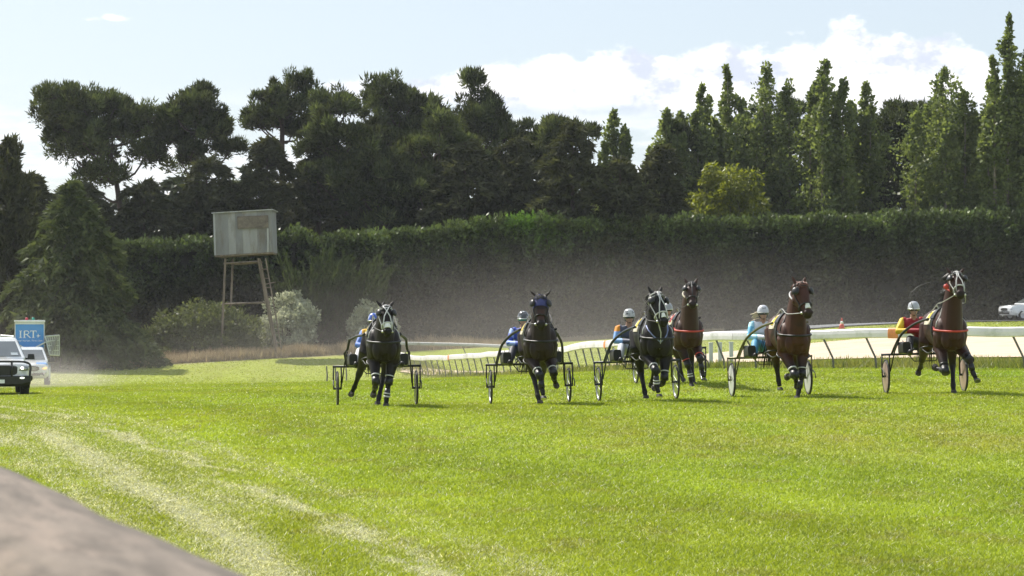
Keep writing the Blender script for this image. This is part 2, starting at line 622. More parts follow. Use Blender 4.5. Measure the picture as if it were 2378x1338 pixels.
# ------------------------------------------------------------------ grass blades (near field, real geometry)
NB = 820000
u = rng.random(NB)
dd = 11.8 * (75.0 / 11.8) ** u
bx = (rng.random(NB) - .5) * .60 * dd
_far = rng.random(NB) < .16
dd[_far] = 72 + 60 * rng.random(_far.sum()) ** 1.2
bx[_far] = (rng.random(_far.sum()) - .5) * .60 * dd[_far]
bz = np.concatenate([gz(bx[i:i + 20000], dd[i:i + 20000]) for i in range(0, NB, 20000)])
wr = wear(bx, dd)
bc = turf_col(bx, dd) * (.82 + .36 * rng.random(NB))[:, None]
isdry = rng.random(NB) < (wr * .72 + .03)
bc[isdry] = np.array([.50, .50, .41]) * (.6 + .7 * rng.random(isdry.sum()))[:, None]  # dry straw, with the turf's white glints also put into its silvery tone
hgt = (.013 + .015 * rng.random(NB)) * (.55 + .9 * fbm(bx * 2.3, dd * 1.6, 81, 3)) * (1 - .45 * wr) * (1 + .008 * dd)
lean = rng.normal(size=(NB, 2)) * .75 + np.array([.12, -.10])
lean[isdry] *= 1.9
wd = (.00034 * dd + .0014) * (.7 + .6 * rng.random(NB))
ang = rng.random(NB) * math.pi
sx, sy = np.cos(ang) * wd, np.sin(ang) * wd
V = np.zeros((NB, 3, 3))
V[:, 0] = np.stack([bx - sx, dd - sy, bz - .004], 1)
V[:, 1] = np.stack([bx + sx, dd + sy, bz - .004], 1)
V[:, 2] = np.stack([bx + lean[:, 0] * hgt, dd + lean[:, 1] * hgt, bz + hgt], 1)


def blade_mat():
    m, N = new_mat('grass_blade')
    out = N.n('ShaderNodeOutputMaterial'); b = N.n('ShaderNodeBsdfPrincipled')
    at = N.n('ShaderNodeVertexColor'); at.layer_name = 'Col'
    N.link(at.outputs[0], b.inputs['Base Color'])
    b.inputs['Roughness'].default_value = .5
    b.inputs['Specular IOR Level'].default_value = .3
    tr = N.n('ShaderNodeBsdfTranslucent')
    N.link(N.mix(1.0, at.outputs[0], (1.5, 1.45, .8, 1), 'MULTIPLY'), tr.inputs[0])
    mx = N.n('ShaderNodeMixShader'); mx.inputs[0].default_value = .45
    N.link(b.outputs[0], mx.inputs[1]); N.link(tr.outputs[0], mx.inputs[2]); N.link(mx.outputs[0], out.inputs[0])
    return m


blade_m = blade_mat()
gr = soup('grass', V, 3, blade_m, col=bc)
tag(gr, 'short mown green grass with dry straw blades along the wheel lines', 'grass', kind='stuff')

# ------------------------------------------------------------------ vegetation
bark_m = pm('bark', (.075, .055, .042), rough=.9, var=.35, scale=3, bump=.8, bscale=14, stretch=(1, 1, .25))
pale_bark_m = pm('pale_bark', (.20, .17, .13), rough=.9, var=.3, scale=3, bump=.6, bscale=14)
pine_a = leaf_mat('pine_tufts', (.024, .036, .016), (.110, .134, .052), trans=.32, cl=.35, attr=True, spec=.12, rough=.7)
pine_m = leaf_mat('pine_needles', (.016, .025, .012), (.070, .088, .032), trans=.22, cl=.35)
cyp_m = leaf_mat('cypress_sprays', (.022, .026, .012), (.100, .105, .048), trans=.28, cl=.3, spec=.12, rough=.7)
cyp2_m = leaf_mat('green_conifer_sprays', (.034, .050, .020), (.140, .165, .065), trans=.28, cl=.4, spec=.15, rough=.65)
pop_m = leaf_mat('poplar_leaves', (.060, .090, .026), (.25, .295, .105), trans=.5, cl=.5, spec=.5)
fan_m = leaf_mat('fan_sprays', (.028, .042, .018), (.105, .135, .055), trans=.25, cl=.4, spec=.15, rough=.65)
wil_m = leaf_mat('willow_leaves', (.085, .110, .012), (.27, .29, .032), trans=.45, cl=.4)
shrub_m = leaf_mat('scrub_leaves', (.050, .065, .028), (.17, .19, .085), trans=.35, cl=.6)
silver_m = leaf_mat('silver_leaves', (.20, .22, .14), (.74, .75, .60), trans=.30, cl=.8, tcol=(1.1, 1.1, .9))
hedge_m = leaf_mat('hedge_leaves', (.55, .55, .55), (1.35, 1.35, 1.2), trans=.22, attr=True, cl=.5)
drygrass_m = leaf_mat('dry_grass', (.22, .175, .11), (.46, .37, .25), trans=.35, cl=.5, tcol=(1.1, 1.05, .9))
core_m = pm('inner_shade_twigs', (.022, .020, .014), rough=.95, var=.4, scale=2, bump=.6, bscale=5)  # hedge core twigs, shade of the hedge's inside put into their dark colour


def leafset(pos, axis_, size, wid=.30, quad=False):
    """pos,axis_ (N,3); size (N,) -> (N,3|4,3)"""
    n = len(pos)
    side = unit(np.cross(axis_, rdirs(n)))
    s = np.broadcast_to(size, (n,))[:, None]
    if quad:
        return np.stack([pos, pos + axis_ * s * .5 + side * s * wid, pos + axis_ * s, pos + axis_ * s * .5 - side * s * wid], 1)
    return np.stack([pos - side * s * wid, pos + side * s * wid, pos + axis_ * s], 1)


def clumps(cen, rad, n, size, up=.4, wid=.30, quad=False, shell=.55, jit=.5):
    """cen (K,3), rad (K,3), n leaves per clump"""
    K = len(cen)
    d = rdirs(K * n).reshape(K, n, 3)
    rr = (shell + (1 - shell) * rng.random((K, n, 1)) ** .6)
    p = cen[:, None, :] + d * rad[:, None, :] * rr
    ax = unit(d + np.array([0, 0, up]) + jit * rng.normal(size=d.shape)).reshape(-1, 3)
    sz = size * (.6 + .8 * rng.random(K * n))
    return leafset(p.reshape(-1, 3), ax, sz, wid, quad)


def limb(mb, a, b, r0, r1, sag=.0, n=6):
    t = np.linspace(0, 1, n)[:, None]
    p = a * (1 - t) + b * t
    p[:, 2] += sag * np.sin(math.pi * t[:, 0])
    p[1:-1] += rng.normal(size=(n - 2, 3)) * np.linalg.norm(b - a) * .03
    mb.tube(p, np.linspace(r0, r1, n), 6)


def tree_root(name, base, label, cat, group):
    r = empty(name, base)
    tag(r, label, cat, group)
    return r


def pine(px, top, cb, hw, d, label, lean=0.0, nc=70, flat=.95, name='pine_tree', mat=None, gap=.0, leaf=.36, base=None, trunk_px=None):
    """spreading pine: bare trunk and limbs below a knobbly crown. top / cb: photo rows of crown top and bottom; hw half width in px"""
    b = GP(px if trunk_px is None else trunk_px, d) if base is None else base
    zt = EYE - (top - 728) / FPX * d - b[2]; zb = EYE - (cb - 728) / FPX * d - b[2]
    R = 1.08 * hw / FPX * d
    cx = (px - (px if trunk_px is None else trunk_px)) / FPX * d
    root = tree_root(name, b, label, 'pine tree', 'pines behind the hedge')
    H = zt - zb
    mbt = MB()
    fork = zb + H * .25
    tp = np.array([[0, 0, -.3], [lean * .2, 0, fork * .5], [cx * .5 + lean * .6, .1, fork], [cx + lean, 0, zb + H * .62]])
    path = bez(tp, 14)
    mbt.tube(path, np.linspace(.036 * zt ** .95 * .55, .09, 14), 8)
    # boughs end in rounded lobes; each lobe is a cluster of tufts on its upper side
    nl = max(8, int(nc / 4.6))
    ph = rng.random(6) * 6.28
    wob = lambda a: 1 + .16 * math.sin(2 * a + ph[0]) + .13 * math.sin(3 * a + ph[1]) + .10 * math.sin(5 * a + ph[2])
    q = []
    while len(q) < nl:
        v = rng.normal(size=3); v /= np.linalg.norm(v)
        if v[2] < (-.95 if rng.random() < .6 else -.35) or (gap and v[2] < .0 and rng.random() < gap):
            continue
        v *= (.40 + .58 * rng.random() ** .6) * wob(math.atan2(v[2], v[0]))
        if any(np.linalg.norm(v - w) < .36 for w in q) and rng.random() < .85:
            continue
        q.append(v)
    q = np.array(q)
    C = []; rad = []
    for v in q:
        rl = R * (.20 + .17 * rng.random()) + .15
        c0 = np.array([cx + lean + v[0] * (R * 1.05 - rl * .4), v[1] * R * .85, (zb + zt) / 2 + v[2] * (H / 2 - rl * .15)])
        i = min(13, max(4, int(np.interp(c0[2] - .35 * np.hypot(c0[0] - cx, c0[1]), path[:, 2], np.arange(14)))))
        limb(mbt, path[i], c0, .05 + .014 * R, .05, sag=-.12 * R)
        m = 10 + int(6 * rng.random())
        w = rdirs(m); w[:, 2] = np.abs(w[:, 2]) * 1.1 - .25
        cc = c0 + w * rl * np.array([1.0, 1.0, .85]) * (.55 + .6 * rng.random(m))[:, None]
        for k in cc[::2]:
            limb(mbt, c0, k, .04, .015, n=4)
        r = rl * (.22 + .28 * rng.random(m)) + .12
        C.append(cc); rad.append(np.stack([r, r, r * flat], 1))
    C = np.concatenate(C); rad = np.concatenate(rad)
    mbt.build('trunk', bark_m, root, smooth=True, fix=False)
    nx_ = nc // 3
    ex = rdirs(nx_); ex[:, 2] = np.abs(ex[:, 2]) * 1.05 - .15         # ragged single tufts at the outside
    E = np.stack([cx + lean + ex[:, 0] * R * .95, ex[:, 1] * R * .85, (zb + zt) / 2 + ex[:, 2] * H * .47], 1)
    re_ = .25 + .3 * rng.random(nx_)
    C = np.concatenate([C, E]); rad = np.concatenate([rad, np.stack([re_, re_, re_ * 1.2], 1)])
    L = clumps(C, rad, 115, leaf, up=.9, wid=.17, shell=.2, jit=.45)
    tone = np.repeat((.45 + 1.1 * rng.random(len(C)) ** 1.3)[:, None] * np.array([1, 1, 1]) + np.array([.12, .05, 0]) * rng.random((len(C), 1)), 115, 0)
    soup('crown', L, 3, mat or pine_a, root, col=tone)
    return root


def cypress(px, top, hw, d, label, name='cypress_tree', mat=None, nb=150, droop=.25, leaf=.40, base_frac=.04, power=.85, tip=.0, lean=0.0, per=120, group='dark conifers behind the hedge', rise=.35):
    """conifer with layered boughs right down to the ground"""
    b = GP(px, d)
    H = EYE - (top - 728) / FPX * d - b[2]
    R = hw / FPX * d
    root = tree_root(name, b, label, 'conifer', group)
    mbt = MB()
    t = np.linspace(0, 1, 10)
    path = np.stack([lean * t ** 2, 0 * t, -.3 + t * (H + .3)], 1)
    mbt.tube(path, np.linspace(.022 * H + .06, .02, 10), 8)
    L = []
    for i in range(nb):
        h = base_frac + (1 - base_frac) * rng.random() ** 1.15
        a = rng.random() * 2 * math.pi
        ln = R * (1 - h) ** power * (.36 + .50 * rng.random() + .60 * float(vn([a * 1.3], [h * 5.0], int(px) + 7)[0])) + .3
        dirv = np.array([math.cos(a), math.sin(a), 0])
        p0 = np.array([lean * h * h, 0, h * H])
        s = np.linspace(0, 1, 7)[:, None]
        bp = p0 + dirv * ln * s + np.array([0, 0, 1]) * (ln * (rise * s - (rise + droop) * s ** 2)) + (np.array([0, 0, tip]) * s ** 3 * ln)
        if i % 3 == 0:
            mbt.tube(bp, np.linspace(.03 + .008 * ln, .012, 7), 5)
        m = int(per * (.4 + .6 * ln / max(R, .1)))
        u = rng.random(m) ** .75
        k = np.minimum((u * 6).astype(int), 5); fr = (u * 6 - k)[:, None]
        q = bp[k] * (1 - fr) + bp[k + 1] * fr
        tang = unit(bp[k + 1] - bp[k])
        sd_ = np.cross(tang, [0, 0, 1.0])
        wdt = (.16 + .22 * np.sin(math.pi * np.clip(u, .05, .95))) * (.35 * ln + .35)
        q = q + sd_ * (rng.normal(size=m) * wdt)[:, None] + np.array([0, 0, 1]) * (rng.normal(size=m) * .10)[:, None]
        ax = unit(tang * 1.0 + .55 * rng.normal(size=(m, 3)) + np.array([0, 0, .18]))
        L.append(leafset(q, ax, leaf * (.6 + .8 * rng.random(m)), .22))
    mbt.build('trunk', bark_m, root, smooth=True, fix=False)
    soup('crown', np.concatenate(L), 3, mat or cyp_m, root)
    return root


def poplar(px, top, hw, d, label, nst=5, leaf=.30, bare=.0, mat=None, dens=1.0, name='poplar_tree'):
    """columnar poplar: upright stems each wrapped in leaf clusters"""
    b = GP(px, d)
    H = EYE - (top - 728) / FPX * d - b[2]
    R = hw / FPX * d
    lf = .85 + .35 * rng.random()
    root = tree_root(name, b, label, 'poplar tree', 'poplars behind the hedge')
    mbt = MB()
    mbt.tube(np.array([[0, 0, -.3], [.05, 0, H * .3], [0, .05, H * .6], [0, 0, H * .96]]), [.02 * H, .015 * H, .008 * H, .02], 8)
    C = []; Rd = []
    for s in range(nst + 1):
        if s == 0:
            x0 = y0 = 0; h1 = 1.0; h0 = .10
        else:
            a = 2 * math.pi * (s + rng.random() * .6) / nst
            ro = R * (.45 + .4 * rng.random()); x0, y0 = math.cos(a) * ro, math.sin(a) * ro
            h1 = .62 + .34 * rng.random(); h0 = .06 + .10 * rng.random()
            zz = np.linspace(h0, h1, 8)
            cur = np.sin(np.clip((zz - h0) / .25, 0, 1) * math.pi / 2)
            pp = np.stack([x0 * cur, y0 * cur, zz * H], 1)
            pp[0] = [0, 0, (h0 - .05) * H]
            mbt.tube(pp, np.linspace(.010 * H, .02, 8), 5)
        k = int(34 * dens * (h1 - h0) + 6)
        zz = h0 + (h1 - h0) * (np.arange(k) + rng.random(k)) / k
        tap = np.sin(np.clip((h1 - zz) / .34, 0, 1) * math.pi / 2) ** .8 * .86 + .14
        keep = rng.random(k) > bare * (1 - zz) * 1.2
        rr = R * .36 * tap * (.4 + 1.0 * rng.random(k)) * lf
        cur = np.sin(np.clip((zz - h0) / .25, 0, 1) * math.pi / 2)
        cx = x0 * cur + rng.normal(size=k) * R * .24 * tap
        cy = y0 * cur + rng.normal(size=k) * R * .24 * tap
        C.append(np.stack([cx, cy, zz * H], 1)[keep]); Rd.append(np.stack([rr, rr, rr * 1.5 + .25], 1)[keep])
    C = np.concatenate(C); Rd = np.concatenate(Rd)
    mbt.build('trunk', pale_bark_m, root, smooth=True, fix=False)
    soup('crown', clumps(C, Rd, 120, leaf, up=.55, wid=.36, quad=True, shell=.15, jit=.9), 4, mat or pop_m, root)
    return root


def bush(px, top, base_py, hw, d, label, mat, leaf=.2, nc=60, per=170, name='shrub', cat='shrub', up=.5, wid=.32, quad=True, tall=1.0, group=None):
    b = P(px, base_py, d); b[2] = g1(b[0], b[1])
    H = EYE - (top - 728) / FPX * d - b[2]; R = hw / FPX * d
    root = tree_root(name, b, label, cat, group)
    q = rdirs(nc); q[:, 2] = np.abs(q[:, 2])
    q *= (.45 + .55 * rng.random(nc)[:, None] ** .5)
    r0 = .15 * R + .12
    C = np.stack([q[:, 0] * (R - r0), q[:, 1] * (R - r0) * .9, q[:, 2] * (H - r0) + .05 * H], 1)
    rr = r0 * (.6 + .7 * rng.random(nc))
    mb = MB()
    for c in C[::3]:
        limb(mb, np.array([rng.normal() * .15, rng.normal() * .15, -.1]), c, .05, .015, sag=.0)
    mb.build('stems', bark_m, root, smooth=True, fix=False)
    soup('foliage', clumps(C, np.stack([rr, rr, rr * tall], 1), per, leaf, up=up, wid=wid, quad=quad, shell=.35, jit=.7), 4 if quad else 3, mat, root)
    return root


# --- pines on the left, against the sky
pine(238, 200, 462, 124, 158, 'broad umbrella-shaped dark pine with its trunk showing against the sky', trunk_px=292, nc=120, gap=.6)
pine(455, 196, 440, 98, 160, 'dark pine with a ragged crown beside the umbrella-shaped one', nc=80, gap=.55)
pine(655, 178, 345, 78, 165, 'tall pine with a round open crown and bare forked limbs', nc=62, gap=.6)
pine(780, 205, 470, 85, 158, 'leaning pine with a long bare slanting trunk in the middle of the wood', trunk_px=812, nc=70, gap=.3)
pine(925, 186, 480, 105, 164, 'largest dark pine, its crown the highest of the middle group', nc=120)
pine(880, 330, 560, 90, 156, 'lower bushy pine standing in front of the highest one', nc=80, leaf=.38)
pine(1110, 196, 480, 88, 166, 'dark pine with many pointed crown knobs beside the white cloud', nc=95)
pine(1010, 265, 560, 95, 157, 'olive-tinted pine between the two tall dark crowns', nc=95)
pine(1225, 272, 470, 44, 168, 'small dark pine left of the pointed one', nc=40)
pine(1300, 254, 470, 66, 164, 'dark pine with a stepped pointed crown left of the lone thin poplar', nc=62)
pine(1585, 286, 470, 44, 166, 'dark round pine wedged between two poplars', nc=40, gap=.3)
pine(1835, 215, 480, 62, 172, 'dark pine filling the gap behind the twin poplars', nc=70)
pine(2080, 226, 500, 100, 172, 'wide dark pine behind the slim pointed poplar', nc=100)
pine(2150, 222, 480, 45, 176, 'dark pine crown just left of the broad green poplar', nc=45)
pine(2375, 195, 420, 62, 158, 'dark pine cut by the right edge before the tallest poplar', nc=60)
pine(2255, 280, 500, 52, 174, 'dark pine low behind the broad green poplar', nc=50)
pine(1725, 330, 520, 70, 175, 'dark pine low behind the yellow willow', nc=60)
pine(1960, 330, 520, 60, 176, 'dark low pine between the twin-stemmed and slim poplars', nc=50)

# --- layered cypresses and other conifers
cypress(15, 345, 92, 132, 'very dark conifer at the left edge with spindly upright tips', nb=170, droop=-.35, tip=.9, power=.5, leaf=.42)
cypress(165, 425, 235, 127, 'light green conifer with drooping bough tips behind the vehicles', mat=cyp2_m, nb=190, droop=.45, leaf=.42, power=.72, per=260, rise=.20, base_frac=.02, group=None)
for (px, top, hw, d, lab) in [
    (60, 405, 190, 144, 'dark conifer behind the light green drooping one'),
    (335, 425, 175, 152, 'brown-green layered cypress below the umbrella-shaped pine'),
    (480, 372, 175, 154, 'layered cypress under the ragged pine, above the tower hut'),
    (620, 325, 165, 156, 'layered cypress below the round open pine'),
    (740, 300, 150, 160, 'dark cypress between the round pine and the leaning trunk'),
    (1080, 330, 170, 154, 'layered cypress under the pine with pointed knobs'),
    (1200, 320, 160, 156, 'brown-green cypress with drooping layers above the bright hedge patch'),
    (1330, 290, 160, 153, 'pointed brown cypress with flat drooping layers, left of the thin poplar'),
    (1440, 372, 165, 152, 'low wide cypress below the thin poplar'),
    (1540, 345, 120, 155, 'grey-green cypress left of the yellow willow'),
    (1860, 390, 150, 168, 'low dark conifer behind the twin-stemmed poplar'),
    (2040, 400, 150, 166, 'low dark conifer at the foot of the slim pointed poplar'),
    (2300, 390, 150, 168, 'low dark conifer between the last two poplars'),
    (1690, 420, 150, 170, 'low dark conifer behind the willow'),
    (900, 400, 180, 160, 'shaded conifer deep in the middle of the wood'),
    (190, 428, 180, 152, 'shaded conifer at the foot of the umbrella-shaped pine'),
]:
    cypress(px, top, hw, d, lab, nb=150, droop=.24, leaf=.46, power=.50, per=190)
for k in range(17):
    cypress(-20 + k * 150 + rng.normal() * 12, 395 + rng.random() * 35 + (35 if k in (1, 2) else 0), 165, 182 + rng.random() * 6, 'shaded conifer of the back row, seen only as dark filling between the trees', nb=120,
            droop=.1, leaf=.8, power=.38, per=100, group='back row of the wood', mat=pine_m)

# --- poplars and the willow on the right
for (px, top, hw, d, nst, bare, lab) in [
    (1425, 264, 42, 160, 4, .2, 'lone thin pale poplar standing in the gap of the tree line'),
    (1548, 258, 40, 160, 4, .3, 'small poplar left of the dark round pine'),
    (1628, 202, 44, 162, 5, .1, 'poplar with a slanting top right of the dark round pine'),
    (1690, 164, 40, 164, 5, .3, 'narrow poplar with see-through top before the cloud'),
    (1775, 154, 60, 161, 6, .1, 'broad twin-topped poplar before the cloud'),
    (1915, 146, 50, 156, 5, .0, 'tall bright green twin-stemmed poplar lit along its edge'),
    (1895, 190, 26, 158, 3, .0, 'thin short poplar hugging the bright twin-stemmed one'),
    (2010, 192, 42, 160, 4, .1, 'slim poplar with a needle-pointed tip'),
    (2190, 168, 66, 154, 6, .0, 'broad dense green poplar with a pointed top'),
    (2232, 235, 34, 157, 4, .0, 'shorter poplar leaning on the broad dense one'),
    (2345, 46, 46, 150, 6, .15, 'tallest poplar, at the right edge of the wood'),
    (2305, 222, 44, 151, 5, .0, 'pale leafy poplar at the foot of the tallest one'),
    (2440, 90, 60, 152, 6, .1, 'poplar standing just past the tallest one'),
]:
    poplar(px, top, hw * 1.35, d + 5, lab, nst=nst, bare=bare)
bush(1695, 370, 640, 165, 160, 'yellow-green dome-shaped willow rising behind the hedge', wil_m, leaf=.34, nc=170, per=200, name='willow_tree', cat='willow tree', up=-.5, wid=.22)

# --- tall trimmed hedge, in two runs
HT = np.array([(180, 580), (300, 575), (500, 566), (640, 551), (716, 545), (728, 566), (800, 556), (1000, 541), (1130, 521), (1250, 516), (1400, 524), (1700, 519), (2000, 511), (2378, 504), (2700, 498)], float)


def hedge(p0, p1, label, n, bright=None):
    d_at = lambda px: np.interp(px, [180, 700, 1300, 2000, 2700], [143, 146, 149, 151, 152])
    pm_ = (p0 + p1) / 2
    b0 = GP(pm_, float(d_at(pm_)))
    root = empty('hedge', b0)
    tag(root, label, 'hedge', 'tall hedges')
    TH = 2.6
    def frame(px):
        d = d_at(px); x = (px - 1189) / FPX * d
        zb = gz(x, d)
        zt = EYE - (np.interp(px, HT[:, 0], HT[:, 1]) - 728) / FPX * d
        return x, d, zb, zt
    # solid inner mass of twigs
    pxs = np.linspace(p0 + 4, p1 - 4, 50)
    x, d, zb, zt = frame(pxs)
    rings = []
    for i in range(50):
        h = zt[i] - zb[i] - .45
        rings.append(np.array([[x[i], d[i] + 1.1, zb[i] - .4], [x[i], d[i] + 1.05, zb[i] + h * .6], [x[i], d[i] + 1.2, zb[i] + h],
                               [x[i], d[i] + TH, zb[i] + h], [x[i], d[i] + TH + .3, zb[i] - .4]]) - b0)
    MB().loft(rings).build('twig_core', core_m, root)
    # leaves: front face and top
    nk = n // 34                                    # leaf sprays grow in clumps with dark hollows between
    kp = p0 + (p1 - p0) * rng.random(nk); kt = rng.random(nk) > .80
    kh = np.where(kt, 1.0, rng.random(nk) ** .8); ko = rng.normal(size=nk) * .28; ks = .16 + .26 * rng.random(nk); ktone = .55 + .9 * rng.random(nk) ** 1.4
    ki = rng.integers(0, nk, n)
    top = kt[ki]
    px = np.clip(kp[ki] + rng.normal(size=n) * ks[ki] * 33 * 1.1, p0, p1)
    x, d, zb, zt = frame(px)
    H = zt - zb
    hh = np.where(top, 1.0, np.clip(kh[ki] + rng.normal(size=n) * ks[ki] / H, 0, 1.0))
    zz0 = hh * H
    bul = (fbm(x * .32, zz0 * .30, 91, 3) - .5) * 1.5 + (fbm(x * 1.0, zz0 * .8, 92, 3) - .5) * 1.1 - .35 * (fbm(x * 2.4, zz0 * .7, 93, 3) > .60)
    fr = np.where(top, rng.random(n) * TH, .30 * rng.random(n) - 1.5 * bul + .25 + .35 * hh ** 6)
    fr = fr + np.where(top, 0, ko[ki])
    zz = zb + hh * H + np.where(top, ko[ki] * .7 + (fbm(x * .9, fr * .8, 95, 3) - .55) * .75, -.05) + .12 * rng.normal(size=n)
    pos = np.stack([x, d + fr, zz], 1) - b0
    ax = unit(np.stack([.7 * rng.normal(size=n), np.where(top, 0, -.7) + .5 * rng.normal(size=n), .55 + .55 * rng.normal(size=n) + top * .6], 1))
    # the hedge itself: fresh growth on top, brown twiggy lower down
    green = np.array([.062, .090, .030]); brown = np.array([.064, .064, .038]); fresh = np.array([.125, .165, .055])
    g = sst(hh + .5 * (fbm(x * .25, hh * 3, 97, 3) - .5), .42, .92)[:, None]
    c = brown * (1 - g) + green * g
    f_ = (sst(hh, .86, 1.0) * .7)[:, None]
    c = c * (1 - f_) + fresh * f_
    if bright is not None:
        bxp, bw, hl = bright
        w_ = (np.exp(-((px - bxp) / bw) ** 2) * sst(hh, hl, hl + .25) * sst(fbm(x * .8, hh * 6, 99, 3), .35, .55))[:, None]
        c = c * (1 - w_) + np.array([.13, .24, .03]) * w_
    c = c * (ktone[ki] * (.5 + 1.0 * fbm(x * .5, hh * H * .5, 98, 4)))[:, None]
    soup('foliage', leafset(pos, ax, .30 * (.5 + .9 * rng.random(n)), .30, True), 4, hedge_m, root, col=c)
    return root


hedge(200, 722, 'clipped tall hedge behind the lookout tower', 42000)
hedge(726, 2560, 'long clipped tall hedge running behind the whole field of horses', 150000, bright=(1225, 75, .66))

# --- shrubs before the hedge
bush(480, 697, 832, 165, 136, 'wide olive-green scrub bush at the tower foot', shrub_m, leaf=.20, nc=150, per=150)
bush(395, 735, 840, 80, 134, 'low olive scrub at the far end of the bush by the tower', shrub_m, leaf=.20, nc=60, per=140)
bush(672, 668, 815, 84, 139, 'round silver-leaved bush right of the tower', silver_m, leaf=.20, nc=80, per=170)
bush(868, 697, 812, 76, 140, 'smaller silver-leaved bush behind the first horse', silver_m, leaf=.20, nc=70, per=160)


def fan_bush(px, top, hw, d, label):
    b = GP(px, d)
    H = EYE - (top - 728) / FPX * d - b[2]; R = hw / FPX * d
    root = tree_root('feathery_conifer', b, label, 'conifer', None)
    mb = MB(); L = []
    for i in range(70):
        a = rng.normal() * .30; f = rng.normal() * .3
        ln = H * (.55 + .5 * rng.random())
        dv = unit(np.array([math.sin(a) * 1.0, f, math.cos(a)]))
        s = np.linspace(0, 1, 6)[:, None]
        bp = np.array([rng.normal() * R * .12, rng.normal() * .4, H * .02]) + dv * ln * s + np.array([R * .25 * np.sign(a), 0, 0]) * s ** 2
        mb.tube(bp, np.linspace(.05, .012, 6), 5)
        m = 230
        u = .2 + .8 * rng.random(m)
        k = np.minimum((u * 5).astype(int), 4); fr = (u * 5 - k)[:, None]
        q = bp[k] * (1 - fr) + bp[k + 1] * fr + rng.normal(size=(m, 3)) * .16 * (1.1 - u)[:, None]
        L.append(leafset(q, unit(dv + .35 * rng.normal(size=(m, 3))), .36 * (.5 + .8 * rng.random(m)), .16))
    mb.build('stems', bark_m, root, smooth=True, fix=False)
    soup('foliage', np.concatenate(L), 3, fan_m, root)


fan_bush(715, 585, 60, 142, 'feathery upright conifer right behind the tower')
fan_bush(815, 578, 62, 142, 'feathery fan-shaped conifer above the silver-leaved bushes')

# dry standing grass along the hedge foot
n = 34000
px = rng.random(n) * 1500 + 180
dd_ = np.interp(px, [180, 700, 1300, 2000], [124.5, 133.5, 143, 147]) + rng.random(n) * 4.5
x = (px - 1189) / FPX * dd_
z = gz(x, dd_)
hh = (.30 + .65 * rng.random(n)) * (.4 + 1.0 * fbm(x * .5, dd_ * .5, 131, 3))
hh *= 1 - .55 * sst(px, 1000, 1300)
ax = unit(np.stack([.35 * rng.normal(size=n), .35 * rng.normal(size=n), np.ones(n)], 1))
dg = soup('dry_grass', leafset(np.stack([x, dd_, z], 1), ax, hh, .06), 3, drygrass_m)
tag(dg, 'dry pinkish-brown standing grass along the hedge foot', 'grass', kind='stuff')
# rough weedy grass strip under the running rail
n = 30000
i = rng.integers(0, 238, n)
base = RAIL[i] + (RAIL[i + 1] - RAIL[i]) * rng.random(n)[:, None]
base = base + np.stack([rng.normal(size=n) * .6, 1.0 + rng.random(n) * 6.5], 1)
z = gz(base[:, 0], base[:, 1])
hh = (.10 + .22 * rng.random(n)) * (.3 + 1.3 * fbm(base[:, 0] * .6, base[:, 1] * .6, 141, 3))
ax = unit(np.stack([.5 * rng.normal(size=n), .5 * rng.normal(size=n), np.ones(n)], 1))
rough_m = leaf_mat('rough_grass', (.13, .17, .03), (.30, .28, .10), trans=.4, cl=.4)
rg = soup('rough_grass', leafset(np.concatenate([base, z[:, None]], 1), ax, hh, .08), 3, rough_m)
tag(rg, 'rough weedy grass strip under the white running rail', 'grass', kind='stuff')

# far range glimpsed between the trees; blue of distant haze painted into its colour
xs_ = np.linspace(-2600, 2600, 90)
rid = np.stack([xs_, np.full(90, 9000.0), 250 + 330 * sst(xs_, -300, 500) + 60 * (fbm(xs_ * .003, xs_ * 0, 151, 5) - .5)], 1)
bot = rid.copy(); bot[:, 2] = -40; bot[:, 1] -= 2500
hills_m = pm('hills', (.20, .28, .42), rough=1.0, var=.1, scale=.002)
hm = MB(); hm.loft([rid, bot], cap=False, closed=False)
tag(hm.build('hills', hills_m, fix=False), 'faint mountain range far beyond the trees, painted blue for haze', kind='structure')

# ------------------------------------------------------------------ running rail, tower, fence rail, cone
white_rail_m = pm('white_rail_plastic', (.85, .79, .86), rough=.4, var=.05, scale=2.0, dirt=(.56, .55, .53), dscale=1.2)
post_m = pm('dark_steel_post', (.17, .165, .15), rough=.6, var=.25, scale=5, metal=.3)
orange_m = pm('orange_tape', (.75, .27, .10), rough=.6, var=.15, scale=10)
grey_rail_m = pm('grey_rail', (.40, .42, .43), rough=.6, var=.1, scale=2.0, dirt=(.25, .24, .21))


def arc_points(line, step):
    seg = np.r_[0, np.cumsum(np.linalg.norm(np.diff(line, axis=0), axis=1))]
    s = np.arange(0, seg[-1], step)
    return np.stack([np.interp(s, seg, line[:, 0]), np.interp(s, seg, line[:, 1])], 1), s


